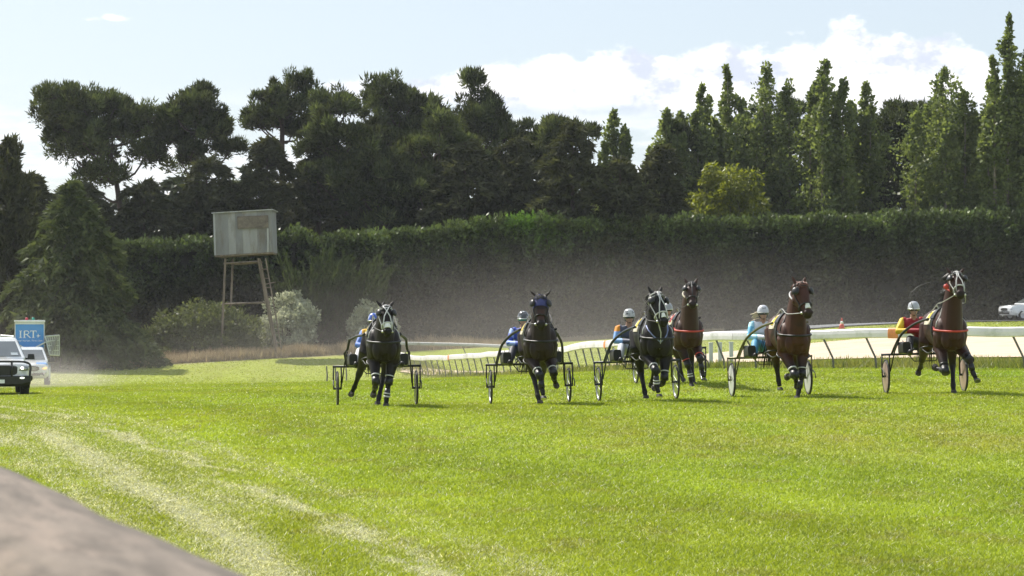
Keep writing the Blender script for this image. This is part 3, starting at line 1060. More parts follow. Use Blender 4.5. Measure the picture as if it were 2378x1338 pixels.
def running_rail(line, label, top, tall, step, mat, wav=.05, tapes=(), lean=.32, name='running_rail'):
    L, s = arc_points(line, .5)
    z = gz(L[:, 0], L[:, 1])
    T = unit(np.gradient(L, axis=0)); Nn = np.stack([T[:, 1], -T[:, 0]], 1)
    if Nn[:, 1].mean() < 0: Nn = -Nn                       # away from the turf
    root = empty(name, (L[len(L) // 2][0], L[len(L) // 2][1], z[len(L) // 2]))
    o = np.array(root.location)
    tag(root, label, 'rail')
    zt = z + top + wav * (vn(s * .23, s * 0, 5) - .5) * 2 + wav * .5 * (vn(s * .7, s * 0, 6) - .5)
    # rail sections butt end to end: rounded hollow profile
    per = 12
    prof = [(-.03, -1), (.035, -1), (.06, -.8), (.065, 0), (.055, .75), (.02, 1), (-.03, .95), (-.05, .5), (-.05, -.6)]
    for a in range(0, len(L) - 1, per):
        b = min(a + per, len(L) - 1)
        rings = []
        for i in range(a, b + 1):
            e = .010 if (i == a or i == b) else 0
            sh = T[i] * (e if i == a else -e)
            rings.append(np.array([[L[i][0] + sh[0] + n_ * -Nn[i][0], L[i][1] + sh[1] + n_ * -Nn[i][1], zt[i] - tall / 2 + q * tall / 2] for n_, q in prof]) - o)
        MB().loft(rings).build('rail_section', mat, root, smooth=False)
    k = int(step / .5)
    for i in range(2, len(L), k):
        p = np.array([L[i][0], L[i][1], 0]); n_ = np.array([Nn[i][0], Nn[i][1], 0]); t_ = np.array([T[i][0], T[i][1], 0])
        tp = p + n_ * .05; tp[2] = zt[i] - tall * .75
        # goose-neck: the post stands back from the rail and slants to its foot
        ft = p - t_ * lean * (1 if t_[0] < 0 else -1) + n_ * .18; ft[2] = z[i] - .25
        k1 = tp * .25 + ft * .75; k1 = k1 + (ft - k1) * .35; k1[2] = z[i] + .32
        MB().tube(np.array([tp + [0, 0, .06], tp, (tp + k1) / 2, k1, ft]) - o, .030, 6).build('post', post_m, root, smooth=True)
    for f in tapes:
        i = int(np.argmin(np.abs(1189 + L[:, 0] / L[:, 1] * FPX - f)))
        rings = []
        for e in (-.16, .16):
            rings.append(np.array([[L[i][0] + T[i][0] * e + n_ * -Nn[i][0] * 1.15, L[i][1] + T[i][1] * e + n_ * -Nn[i][1] * 1.15, zt[i] - tall / 2 + q * (tall / 2 + .012)] for n_, q in prof]) - o)
        MB().loft(rings).build('marker_band', orange_m, root)
    return root


running_rail(RAIL, 'long white running rail on slanting posts curving away behind the horses', 1.14, .265, 1.5, white_rail_m, wav=.075, tapes=(2075, 1405, 1045))
R2 = bez([P(1200, 0, 122)[:2], P(1100, 0, 126)[:2], P(1000, 0, 129)[:2], P(900, 0, 131)[:2]], 40)
running_rail(R2, 'thin grey far rail seen above the white one near the first horse', 1.05, .20, 5.0, grey_rail_m, wav=.02, name='far_rail')
whitepost_m = pm('white_post', (.62, .63, .62), rough=.6, var=.08, scale=4, dirt=(.4, .38, .34))
for i, (px, lab) in enumerate([(1651, 'white track post just right of the rear horse'), (1672, 'white track post, the middle one of three by the rear horse'), (1698, 'white track post nearest to the white-helmeted driver')]):
    b = GP(px, 68.0 + i * .3)
    r = empty('track_post', b); tag(r, lab, 'post', 'white posts inside the rail')
    MB().box((0, 0, .33), (.13, .11, .9)).build('shaft', whitepost_m, r, bevel=.01)
    MB().box((0, 0, .80), (.15, .13, .04)).build('cap', whitepost_m, r, bevel=.008)
for i, (px, d, lab) in enumerate([(759, 108, 'short dark stake standing alone left of the first horse'), (779, 108, 'short dark stake behind the first sulky wheel'), (804, 110, 'short dark stake just inside the first sulky wheel')]):
    b = GP(px, d)
    MBs = MB().tube([(0, 0, -.2), (.02, 0, .35), (-.02, 0, .85)], [.045, .04, .035], 6)
    o_ = MBs.build('stake', post_m, None); o_.location = b
    tag(o_, lab, 'stake', 'stakes at the far turn')

# lookout tower -------------------------------------------------------------
tin_a = pm('weathered_tin', (.335, .335, .36), rough=.6, var=.12, scale=1.5, metal=.25, dirt=(.25, .225, .21), dscale=1.1, stretch=(1, 1, .3))
tin_b = pm('paler_tin', (.43, .43, .455), rough=.6, var=.1, scale=1.5, metal=.25, dirt=(.30, .27, .25), dscale=1.3, stretch=(1, 1, .3))
oldwood_m = pm('old_grey_timber', (.22, .175, .145), rough=.9, var=.3, scale=4, bump=.5, bscale=20, stretch=(1, 1, .2))
board_m = pm('brown_hatch_board', (.185, .155, .135), rough=.85, var=.2, scale=3, dirt=(.10, .085, .075), dscale=2.2)
TD = 133.0
tb = GP(570, TD)
tower = empty('lookout_tower', tb)
tag(tower, 'leaning grey tin lookout hut on tall timber legs before the hedge', 'tower')
def TP(px, py, dy=0.0):
    q = P(px, py, TD) - tb; q[1] = dy; return q
hc = [TP(499, 593), TP(632, 585), TP(629, 489), TP(496, 497)]      # hut front corners
depth = 2.9
fw = hc[1] - hc[0]
# corrugated wall sheets, each a part
nsh = 8
for i in range(nsh):
    f0, f1 = i / nsh, (i + 1) / nsh
    def at(f, h): return (hc[0] * (1 - f) + hc[1] * f) * (1 - h) + (hc[3] * (1 - f) + hc[2] * f) * h
    k = 13
    lo, hi = [], []
    for j in range(k):
        f = f0 + (f1 - f0 - .002) * j / (k - 1)
        wv = np.array([0, -.018 * math.cos(j * math.pi) - .006 * (i % 2), 0])
        lo.append(at(f, 0) + wv); hi.append(at(f, 1) + wv)
    lo, hi = np.array(lo), np.array(hi)
    bk = np.array([0, .03, 0])
    MB().loft([np.vstack([lo, lo[::-1] + bk]), np.vstack([hi, hi[::-1] + bk])]).build('wall_sheet', [tin_a, tin_b][i in (2, 4, 5)], tower)
for nm, a_, b_ in (('side_wall', 1, 2), ('side_wall', 0, 3)):
    p, q = hc[a_], hc[b_]
    sg = -.04 if a_ == 1 else .04
    MB().loft([np.array([p + [0, .03, 0], p + [sg, .03, 0], p + [sg, depth, 0], p + [0, depth, 0]]),
               np.array([q + [0, .03, 0], q + [sg, .03, 0], q + [sg, depth, 0], q + [0, depth, 0]])]).build(nm, tin_a, tower)
MB().loft([np.array([hc[0] + [0, depth, 0], hc[1] + [0, depth, 0], hc[1] + [0, depth + .04, 0], hc[0] + [0, depth + .04, 0]]),
           np.array([hc[3] + [0, depth, 0], hc[2] + [0, depth, 0], hc[2] + [0, depth + .04, 0], hc[3] + [0, depth + .04, 0]])]).build('back_wall', tin_a, tower)
e = unit(fw)
rt = [hc[3] - e * .12 + [0, -.14, .02], hc[2] + e * .12 + [0, -.14, .02], hc[2] + e * .12 + [0, depth + .15, .02], hc[3] - e * .12 + [0, depth + .15, .02]]
MB().prism(np.array(rt), (0, 0, .07)).build('roof', tin_b, tower)
MB().prism(np.array([hc[0] + [0, .0, -.1], hc[1] + [0, .0, -.1], hc[1] + [0, depth, -.1], hc[0] + [0, depth, -.1]]), (0, 0, .09)).build('floor_deck', oldwood_m, tower)
hb = [TP(552, 532, -.05), TP(624, 529, -.05), TP(623, 500, -.05), TP(551, 503, -.05)]
MB().prism(np.array(hb), (0, -.045, 0)).build('hatch_board', board_m, tower)
MB().prism(np.array([TP(498, 593, -.02), TP(502, 593, -.02), TP(499, 497, -.02), TP(495, 497, -.02)]), (0, -.05, 0)).build('corner_trim', tin_b, tower)
MB().prism(np.array([TP(621, 586, -.02), TP(625, 586, -.02), TP(624, 531, -.02), TP(620, 531, -.02)]), (0, -.05, 0)).build('corner_trim', tin_b, tower)
def post(a, b, w=.12, nm='leg', dy=.2):
    MB().tube(np.array([a, b]), w / 2 * 1.2, 4).build(nm, oldwood_m, tower)
for dy in (.25, depth - .3):
    sh = 6 if dy > 1 else 0
    post(TP(522 + sh, 600, dy), np.array([TP(516 + sh, 700, dy)[0] - .1, dy - .1, -.2]))
    post(TP(598 - sh, 600, dy), np.array([TP(640 - sh, 700, dy)[0] + .12, dy - .1, -.2]))
    post(TP(518 + sh, 612, dy), TP(604 - sh, 607, dy), .11, 'cross_beam')
    post(TP(514 + sh, 706, dy), TP(622 - sh, 702, dy), .10, 'cross_beam')
post(TP(604, 612, .1), TP(616, 705, .1), .07, 'brace')
lad0, lad1 = TP(616, 640, -.25), TP(640, 812, -.35)
post(TP(603, 600, -.1), TP(642, 812, -.45), .07, 'ladder_rail'); post(TP(617, 600, -.1), TP(656, 812, -.45), .07, 'ladder_rail')
for i in range(9):
    f = .12 + i * .1
    a_ = TP(603, 600, -.1) * (1 - f) + TP(642, 812, -.45) * f; b_ = TP(617, 600, -.1) * (1 - f) + TP(656, 812, -.45) * f
    post(a_, b_, .05, 'rung')
post(TP(617, 660, .1), TP(640, 655, .0), .06, 'bracket')

# near timber fence rail, out of focus in the corner ---------------------------
fr_m = pm('weathered_fence_timber', (.150, .122, .098), rough=.95, var=.35, scale=45, bump=.4, bscale=60, dirt=(.235, .185, .148), dscale=26, stretch=(1, .18, 1))
q0 = np.array([-.485, 2.05]); q1 = np.array([-.137, 1.20])
dv = (q1 - q0) / np.linalg.norm(q1 - q0); nv = np.array([dv[1], -dv[0]])      # to the near-left side
if nv[0] > 0: nv = -nv
A = q0 - dv * .9; B = q1 + dv * 1.1
rings = []
prof = [(0, -.028), (.012, -.006), (.05, .004), (.10, -.002), (.128, -.012), (.14, -.04), (.137, -.16), (.12, -.185), (.03, -.187), (.005, -.165)]
for f in np.linspace(0, 1, 40):
    p = A * (1 - f) + B * f
    zz = 1.500 + .0012 * math.sin(f * 23) + .0008 * math.sin(f * 61 + 1)
    rings.append(np.array([[p[0] + nv[0] * a + .0012 * math.sin(f * 37 + b * 30), p[1] + nv[1] * a, zz + b] for a, b in prof]))
frail = empty('fence_rail', ((A + B)[0] / 2, (A + B)[1] / 2, 1.3))
tag(frail, 'blurred weathered timber rail close to the viewer in the corner', 'fence rail')
_th = math.atan2(-dv[0], dv[1])
_c, _s = math.cos(-_th), math.sin(-_th)
_rot = np.array([[_c, -_s, 0], [_s, _c, 0], [0, 0, 1]])
o_ = MB().loft([(r - np.array(frail.location)) @ _rot.T for r in rings]).build('beam', fr_m, frail, smooth=True)
o_.rotation_euler = (0, 0, _th)
for f in (.06, .97):
    p = A * (1 - f) + B * f
    pc = np.array([p[0] + nv[0] * .07, p[1] + nv[1] * .07])
    zg = g1(pc[0], pc[1])
    MB().tube(np.array([[pc[0], pc[1], zg - .3], [pc[0], pc[1], 1.305]]) - np.array(frail.location), .055, 10).build('post', fr_m, frail, smooth=True)

# road cone
cn = GP(1955, 127.0)
cone = empty('road_cone', cn); tag(cone, 'small red and white road cone at the roadside beyond the rail', 'cone')
cred = pm('cone_red', (.62, .05, .03), rough=.5); cwh = pm('cone_white', (.8, .8, .8), rough=.4)
MB().tube([(0, 0, .04), (0, 0, .30)], [.17, .115], 12).build('lower_body', cred, cone, smooth=True)
MB().tube([(0, 0, .30), (0, 0, .47)], [.115, .07], 12).build('white_band', cwh, cone, smooth=True)
MB().tube([(0, 0, .47), (0, 0, .66)], [.07, .03], 12).build('tip', cred, cone, smooth=True)
MB().box((0, 0, .02), (.42, .42, .045)).build('foot', cred, cone, bevel=.01)

# ------------------------------------------------------------------ horses, sulkies, drivers
from mathutils.bvhtree import BVHTree
def remeshed(mb, voxel, smooth=6, dec=1.0):
    me = mb.mesh('tmp')
    o = bpy.data.objects.new('tmp', me)
    COL.objects.link(o)
    r = o.modifiers.new('r', 'REMESH'); r.mode = 'VOXEL'; r.voxel_size = voxel; r.adaptivity = 0.0
    s = o.modifiers.new('s', 'SMOOTH'); s.factor = .5; s.iterations = smooth
    if dec < 1:
        d = o.modifiers.new('d', 'DECIMATE'); d.ratio = dec
    dg = bpy.context.evaluated_depsgraph_get()
    out = bpy.data.meshes.new_from_object(o.evaluated_get(dg))
    bpy.data.objects.remove(o); bpy.data.meshes.remove(me)
    return out


def verts_of(me):
    a = np.zeros(len(me.vertices) * 3, np.float32); me.vertices.foreach_get('co', a); return a.reshape(-1, 3)


def ering(c, u, v, n=20, p=2.0):
    th = np.linspace(0, 2 * math.pi, n, endpoint=False)
    cs, sn = np.cos(th), np.sin(th)
    return np.array(c) + (np.sign(cs) * np.abs(cs) ** (2 / p))[:, None] * np.array(u) + (np.sign(sn) * np.abs(sn) ** (2 / p))[:, None] * np.array(v)


TRUNK = [(-.83, 1.06, .07, .10), (-.78, 1.06, .15, .20), (-.70, 1.08, .195, .29), (-.58, 1.13, .225, .365), (-.42, 1.165, .25, .40), (-.2, 1.165, .275, .385),
         (.05, 1.16, .295, .355), (.28, 1.175, .285, .325), (.48, 1.21, .275, .315), (.66, 1.215, .25, .285), (.78, 1.19, .195, .225), (.86, 1.17, .10, .12)]
_tk = np.array(TRUNK)


def trunk_at(y):
    return [float(np.interp(y, _tk[:, 0], _tk[:, i])) for i in (1, 2, 3)]


def tp_surf(y, ang, off=.012):
    """point on the trunk: ang 0 = image right side, 90 = top"""
    zc, w, h = trunk_at(y)
    return np.array([math.cos(ang) * (w + off), y, zc + math.sin(ang) * (h + off)])


eye_m = pm('eye', (.012, .009, .008), rough=.08, var=0, spec=.8)
hoof_m = pm('hoof', (.035, .03, .027), rough=.6, var=.3, scale=20, dirt=(.14, .12, .09), dscale=18)
shoe_m = pm('horseshoe', (.45, .45, .46), rough=.35, metal=.9)
leather_m = pm('black_leather', (.012, .012, .013), rough=.42, var=.2, scale=30)
blue_strap_m = pm('pale_blue_strap', (.22, .26, .48), rough=.5)
white_strap_m = pm('white_strap', (.55, .55, .55), rough=.5, var=.06, scale=20)
grey_strap_m = pm('grey_strap', (.42, .42, .40), rough=.5)
red_strap_m = pm('red_strap', (.46, .045, .03), rough=.5)
cream_m = pm('cream_cloth', (.66, .62, .50), rough=.85, var=.08, scale=9, dirt=(.45, .40, .30), dscale=5)
yellow_m = pm('yellow_print', (.68, .52, .05), rough=.8)
fleece_m = pm('white_fleece', (.80, .80, .79), rough=.95, var=.08, scale=30, bump=.6, bscale=60)
blue_cloth_m = pm('navy_hood', (.045, .05, .16), rough=.8, var=.15, scale=10)
mirror_m = pm('silver_fitting', (.62, .62, .60), rough=.28, metal=.9)
hair_black = pm('black_hair', (.014, .012, .011), rough=.5, var=.3, scale=30)
hair_red = pm('brown_hair', (.13, .045, .022), rough=.5, var=.3, scale=30)


def coat(name, rough):
    m = attr_mat(name, rough=rough, spec=.28, scale=7.0, var=.40, coat=.0, bump=.12)
    return m


coat_m = coat('horse_coat', .52)


def make_horse(H):
    psi = H['psi']
    S = math.sin(psi)
    X = lambda p: np.array([p[0] + (p[1] + .75) * S, p[1], p[2]])      # image offset from the breast -> own frame
    root = empty('horse', H['loc'], H['yaw'])
    tag(root, H['label'], 'horse', 'harness horses racing towards the viewer')
    b = MB()
    b.loft([ering((0, y, z), (w, 0, 0), (0, 0, h), 24, 2.15) for y, z, w, h in TRUNK])
    # muscle masses
    for s in (-1, 1):
        b.ball((s * .112, -.765, 1.00), (.100, .095, .19), 12)          # breast
        b.ball((s * .185, -.57, 1.10), (.105, .19, .27), 12)
        b.ball((s * .20, -.50, .93), (.09, .15, .12), 10)                # triceps             # shoulder
        b.ball((s * .165, .58, 1.14), (.125, .27, .30), 10)              # quarter
        b.ball((s * .165, -.50, .88), (.090, .13, .17), 10)               # upper arm
    b.ball((0, -.36, 1.50), (.075, .26, .085), 10)                       # withers
    # neck
    poll = X(H['poll']); muz = X(H['muz'])
    hd = muz - poll; hl = np.linalg.norm(hd); hd = hd / hl
    n0 = np.array([0, -.57, 1.07])
    pb = poll - np.array([0, -.05, .02]) - hd * .0
    mid = n0 * .45 + pb * .55 + np.array([0, .02, .055])
    path = bez([n0, mid, pb], 9)
    tg = unit(np.gradient(path, axis=0))
    fw = np.linspace(0, 1, 9)
    rings = []
    for i in range(9):
        u = np.array([1.0, 0, 0]); v = np.cross(tg[i], u); v = v / np.linalg.norm(v)
        w = np.interp(fw[i], [0, .3, .6, 1], [.205, .180, .148, .114]); h = np.interp(fw[i], [0, .3, .6, 1], [.36, .285, .210, .165])
        rings.append(ering(path[i], u * w, v * h, 18))
    b.loft(rings)
    # head frame: l along, s across, n dorsal
    l = hd
    s_ = np.cross(l, [0, 0, 1.0]); s_ = s_ / np.linalg.norm(s_)
    if s_[0] < 0: s_ = -s_
    n_ = np.cross(s_, l); 
    if n_[1] > 0: n_ = -n_          # dorsal side faces forward / the viewer
    k = hl / .60 * 1.17; kl = hl / .60
    def HF(a, s, n):                 # a in head lengths of .60 m
        return poll + l * a * kl + s_ * s * k + n_ * n * k
    hs = [(-.05, .065, -.03, .075), (.02, .088, -.035, .105), (.11, .108, -.05, .135), (.19, .112, -.06, .145), (.28, .098, -.06, .135), (.38, .075, -.045, .105),
          (.47, .062, -.035, .083), (.54, .064, -.03, .076), (.59, .060, -.035, .062), (.625, .038, -.04, .036)]
    b.loft([ering(HF(a, 0, c), s_ * w * k, n_ * h * k, 18, 2.3) for a, w, c, h in hs])
    for s in (-1, 1):
        b.ball(HF(.16, s * .085, .01), .038 * k, 8)                      # brow over the eye
        b.ball(HF(.20, s * .068, -.14), (.05 * k, .06 * k, .07 * k), 8)  # jowl
        b.ball(HF(.555, s * .042, .015), .03 * k, 8)                     # nostril rim
        e0 = HF(-.01, s * .058, .0); sp = H.get('ear', .35)
        ed = unit(-l * .75 + n_ * .25 * H.get('earf', 1) + s_ * s * sp)
        cup = np.cross(ed, s_)
        b.loft([ering(e0 + ed * q, s_ * w, cup * w * .55, 10) for q, w in ((-.02, .034), (.03, .042), (.09, .040), (.145, .025), (.18, .006))])
    # legs
    hooves = []
    RF = [(0, .145), (.28, .118), (.55, .090), (.80, .062), (1.0, .056)]
    for nm, sx in (('LF', -1), ('RF', 1)):
        kn, ft, hf = [X(q) for q in H[nm]]
        el = np.array([sx * .165, -.46, .84]); shd = np.array([sx * .155, -.54, 1.08])
        pts = [shd, el, el * .55 + kn * .45, el * .15 + kn * .85, kn, kn * .82 + ft * .18, kn * .45 + ft * .55, ft * .9 + kn * .1, ft, ft * .45 + hf * .55, hf * .85 + ft * .15]
        rad = [.16, .128, .094, .064, .064, .048, .038, .042, .050, .040, .046]
        b.loft(tube_rings(pts, rad, 12))
        hooves.append((ft, hf))
    for nm, sx in (('LH', -1), ('RH', 1)):
        hk, ft, hf = [X(q) for q in H[nm]]
        hip = np.array([sx * .13, .52, 1.22]); 
        st = np.array([sx * .195, .40 + .25 * np.clip(hk[1] - .75, -.6, .5), .93]); st[0] += .25 * (hk[0] - sx * .17)
        pts = [hip, st, st * .6 + hk * .4 + [0, .02, 0], st * .2 + hk * .8, hk, hk * .8 + ft * .2, hk * .4 + ft * .6, ft * .9 + hk * .1, ft, ft * .45 + hf * .55, hf * .85 + ft * .15]
        rad = [.20, .160, .112, .068, .066, .052, .042, .044, .052, .042, .047]
        b.loft(tube_rings(pts, rad, 12))
        hooves.append((ft, hf))
    me = remeshed(b, .016, 3)
    v = verts_of(me)
    # coat pattern: own colours of the animal (dark points, tan muzzle ...)
    base = np.array(H['coat']); pts_c = np.array(H['points'])
    c = np.tile(base, (len(v), 1))
    zz = v[:, 2] + .06 * (fbm(v[:, 0] * 9, v[:, 1] * 9, 3, 2) - .5)
    legs = 1 - sst(zz, .50, .80)
    low = (v[:, 2] < .95)
    c = c * (1 - legs[:, None] * low[:, None]) + pts_c * legs[:, None] * low[:, None]
    hv = (v - poll) @ np.stack([l, s_, n_], 1) / k
    onh = (np.linalg.norm(v - (poll + muz) / 2, axis=1) < .42 * k) & (v[:, 1] < poll[1] + .08)
    mz = sst(hv[:, 0], .36, .52) * onh
    c = c * (1 - .8 * mz[:, None]) + pts_c * .8 * mz[:, None]
    if 'blaze' in H:
        a0, a1, wd, colr = H['blaze']
        f = onh * (np.abs(hv[:, 1]) < wd) * (hv[:, 0] > a0) * (hv[:, 0] < a1) * (hv[:, 2] > .02)
        c = np.where(f[:, None] > 0, np.array(colr), c)
    setcol(me, c)
    body = link_mesh('body', me, coat_m, root, smooth=True)
    bvh = BVHTree.FromPolygons([tuple(q) for q in v], [tuple(p.vertices) for p in me.polygons])
    def drape(cen, dirv, off=.012):
        """point of the body surface met when coming from outside along -dirv towards cen"""
        dv_ = Vector(unit(np.array(dirv, float)))
        hit = bvh.ray_cast(Vector(cen) + dv_ * 1.6, -dv_)
        return np.array(hit[0] + dv_ * off) if hit[0] is not None else np.array(cen) + np.array(dv_) * .3
    for ft, hf in hooves:
        dr = unit(hf - ft); 
        toe = unit(dr + np.array([0, -.35, 0]) * (1 if hf[2] < .12 else .2))
        flat_ = hf[2] < .08
        up = np.array([0, 0, 1.0]) if flat_ else -dr
        sx = np.array([1.0, 0, 0]); fy = np.cross(up, sx); fy = fy / np.linalg.norm(fy)
        if fy[1] > 0: fy = -fy
        c0 = hf - up * (-.055 if flat_ else .0)
        h = MB().loft([ering(c0 + fy * .0, sx * .047, fy * .052, 14), ering(c0 - up * .05 + fy * .018, sx * .058, fy * .066, 14), ering(c0 - up * .052 + fy * .018, sx * .058, fy * .066, 14)]).build('hoof', hoof_m, root, smooth=False)
        MB().loft([ering(c0 - up * .053 + fy * .018, sx * .056, fy * .064, 14), ering(c0 - up * .058 + fy * .018, sx * .052, fy * .060, 14)]).build('shoe', shoe_m, h)
    for s in (-1, 1):
        MB().ball(HF(.165, s * .100, .015), .021 * k, 8).build('eye', eye_m, root, smooth=True)
    # mane and tail as strands of hair
    hm = hair_red if H.get('mane') == 'red' else hair_black
    mb = MB()
    for i in range(110):
        f = .12 + .88 * rng.random(); 
        p = path[min(8, int(f * 8.99))] + (path[min(8, int(f * 8.99) + 1)] - path[min(8, int(f * 8.99))]) * (f * 8.99 % 1)
        j = min(8, int(f * 8))
        v_ = np.cross(tg[j], [1.0, 0, 0]); v_ = v_ / np.linalg.norm(v_)
        if v_[1] < 0: v_ = -v_
        hh = np.interp(f, [0, .3, .6, 1], [.36, .285, .205, .150])
        a = p + v_ * hh * .93
        w = H.get('wind', -.10) * .75
        ln = .10 + .10 * rng.random()
        v_ = v_ * np.array([1, .6, .6])
        mb.tube(np.array([a - v_ * .02, a + v_ * .035 + [w * .35, 0, .005], a + [w * (.9 + .5 * rng.random()), .03 * rng.normal(), -.04 - ln * .5]]), [.013, .011, .003], 4)
    for i in range(26):      # forelock
        a = HF(-.03 + .03 * rng.random(), rng.normal() * .03, .06)
        mb.tube(np.array([a, a + l * .06 + n_ * .03 + s_ * rng.normal() * .03, a + l * (.10 + .06 * rng.random()) + n_ * .035 + s_ * (rng.normal() * .05 - .02)]), [.010, .009, .003], 4)
    tag(mb.build('mane', hm, root, smooth=True, fix=False), kind='stuff')
    mb = MB()
    for i in range(70):
        a = np.array([rng.normal() * .03, .84, 1.30 + rng.normal() * .03])
        sw = H.get('tail', -.1) + rng.normal() * .09
        mb.tube(bez([a, a + [sw * .2, .13, .03], a + [sw * .6, .26, -.25], a + [sw, .33 + rng.normal() * .05, -.62 - .2 * rng.random()]], 7), [.014, .014, .012, .011, .009, .007, .003], 4)
    tag(mb.build('tail', hair_black, root, smooth=True, fix=False), kind='stuff')
    # ---------------- harness
    st = H['strap']
    def band(pts, w, mat, nm, parent=root, flat=.35, r=None, n=8):
        return MB().tube(np.array(pts), w if r is None else r, n, flat=1.0).build(nm, mat, parent, smooth=True)
    def ring_on_trunk(y, wdt, mat, nm, a0=0, a1=2 * math.pi, off=.012, dy=0.0):
        n = 34
        an = np.linspace(a0, a1, n)
        i_, o_ = [], []
        rr = []
        for q in an:
            yy = y + dy * math.sin(q)
            rr.append(np.array([tp_surf(yy - wdt / 2, q, -.01), tp_surf(yy - wdt / 2, q, off), tp_surf(yy + wdt / 2, q, off), tp_surf(yy + wdt / 2, q, -.01)]))
        return MB().loft(rr, cap=True).build(nm, mat, root, smooth=False)
    ring_on_trunk(-.24, .075, leather_m, 'girth', off=.016)
    pad = ring_on_trunk(-.23, .20, leather_m, 'saddle_pad', RAD(28), RAD(152), off=.034)
    MB().tube([tp_surf(-.23, RAD(62), .03), tp_surf(-.23, RAD(62), .09), tp_surf(-.27, RAD(62), .11)], .012, 6).build('terret', mirror_m, pad)
    MB().tube([tp_surf(-.23, RAD(118), .03), tp_surf(-.23, RAD(118), .09), tp_surf(-.27, RAD(118), .11)], .012, 6).build('terret', mirror_m, pad)
    cl = ring_on_trunk(.06, .40, cream_m, 'number_cloth', RAD(12), RAD(168), off=.022)
    for s, a0 in ((-1, 140), (1, 40)):
        rr = []
        for q in np.linspace(RAD(a0 - 16), RAD(a0 + 16), 5):
            rr.append(np.array([tp_surf(-.05, q, .02), tp_surf(-.05, q, .0275), tp_surf(.13, q, .0275), tp_surf(.13, q, .02)]))
        MB().loft(rr).build('printed_patch', H.get('patch', yellow_m), cl)
    # breast collar: round the breast from pad to pad
    bc = [drape((0, -.35, 1.20 - .07 * math.cos(t * math.pi / 2)), (math.sin(t * math.pi / 2), -math.cos(t * math.pi / 2), 0), .010) for t in np.linspace(-1, 1, 25)]
    MB().tube(bc, .019, 8).build('breast_collar', H.get('collar', leather_m), root, smooth=True)
    for s in (-1, 1):                # neck strap of the collar
        MB().tube([drape((0, -.45, 1.10 + .5 * q), (s * math.cos(q * 1.5), -.75 * (1 - q), math.sin(q * 1.5)), .006) for q in np.linspace(.12, 1, 10)], .012, 6).build('neck_strap', st, root, smooth=True)
    if H.get('martingale'):
        MB().tube([HF(.5, -.03, -.12), drape((0, -.4, 1.24), (0, -1, 0), .02), drape((0, -.4, 1.08), (0, -1, 0), .012), drape((0, -.4, .95), (0, -1, 0), .012)], .010, 6).build('martingale', st, root, smooth=True)
        for s in (-1, 1):
            MB().tube([drape((0, -.4, z_), (s * x_, -1, 0), .010) for x_, z_ in ((.75, 1.36), (.5, 1.28), (.25, 1.18), (.0, 1.07))], .013, 6).build('breast_strap', H.get('bstrap', st), root, smooth=True)
    # bridle
    def hring(a, off, r, mat, nm, parent):
        aa = [q[0] for q in hs]
        w = float(np.interp(a, aa, [q[1] for q in hs])) + off; c = float(np.interp(a, aa, [q[2] for q in hs])); hh = float(np.interp(a, aa, [q[3] for q in hs])) + off
        pts = ering(HF(a, 0, c), s_ * w * k, n_ * hh * k, 22, 2.3)
        pts = np.vstack([pts, pts[:1]])
        return MB().tube(pts, r, 6).build(nm, mat, parent, smooth=True)
    br = hring(.015, .012, .012, st, 'bridle', root)
    hring(.40, .012, .013, H.get('nosecol', st), 'noseband', br)
    hring(.075, .012, .010, st, 'browband', br)
    for s in (-1, 1):
        MB().tube([HF(.0, s * .085, .0), HF(.18, s * .118, -.04), HF(.36, s * .090, -.03), HF(.52, s * .072, -.05)], .010, 6).build('cheek_strap', st, br, smooth=True)
        MB().ball(HF(.52, s * .076, -.05), .022 * k, 8).build('bit_ring', mirror_m, br, smooth=True)
    fc_ = H.get('face')
    if fc_ == 'cross':
        for s in (-1, 1):
            MB().tube([HF(.03, s * .055, .085), HF(.13, s * .012, .093), HF(.17, -s * .006, .092), HF(.27, -s * .045, .088), HF(.40, -s * .066, .055), HF(.50, -s * .066, .01)], .0105, 6).build('face_strap', st, br, smooth=True)
    elif fc_ == 'fork':
        for s in (-1, 1):
            MB().tube([HF(.0, s * .012, .085), HF(.17, s * .012, .096), HF(.29, s * .045, .088), HF(.42, s * .062, .055), HF(.50, s * .066, .01)], .0105, 6).build('face_strap', st, br, smooth=True)
    elif fc_ == 'line':
        MB().tube([HF(.0, 0, .09), HF(.17, 0, .098), HF(.3, 0, .09), HF(.42, 0, .068)], .011, 6).build('face_strap', st, br, smooth=True)
    for s in (-1, 1):
        if H.get('blink', True):
            c0 = HF(.15, s * .128, .045)
            ax = unit(s_ * s * .7 + n_ * .6)
            rot = np.stack([l, np.cross(ax, l), ax], 1)
            MB().ball(c0, (.062 * k, .058 * k, .028 * k), 10, rot=rot).build('blinker', H.get('blinkmat', leather_m), br, smooth=True)
    if H.get('snip'):
        a0, a1, w0, m_ = H['snip']
        rr = []
        for t in np.linspace(-1, 1, 7):
            rr.append(np.array([HF(a0, t * w0 * .85, float(np.interp(a0, [q[0] for q in hs], [q[2] + q[3] for q in hs])) + .012 - .03 * t * t),
                                HF(a1, t * w0, float(np.interp(a1, [q[0] for q in hs], [q[2] + q[3] for q in hs])) + .014 - .03 * t * t),
                                HF(a1, t * w0, -.02), HF(a0, t * w0 * .85, -.02)]))
        MB().loft(rr).build('nose_cover', m_, br, smooth=False)
    if H.get('hood'):
        rr = []
        for a, o in ((-.02, .016), (.05, .014), (.13, .013), (.23, .012)):
            aa = [q[0] for q in hs]
            w = float(np.interp(a, aa, [q[1] for q in hs])) + o; c = float(np.interp(a, aa, [q[2] for q in hs])); hh = float(np.interp(a, aa, [q[3] for q in hs])) + o
            rr.append(ering(HF(a, 0, c), s_ * w * k, n_ * hh * k, 20, 2.3))
        MB().loft(rr, cap=False).build('hood', H['hood'], root, smooth=True)
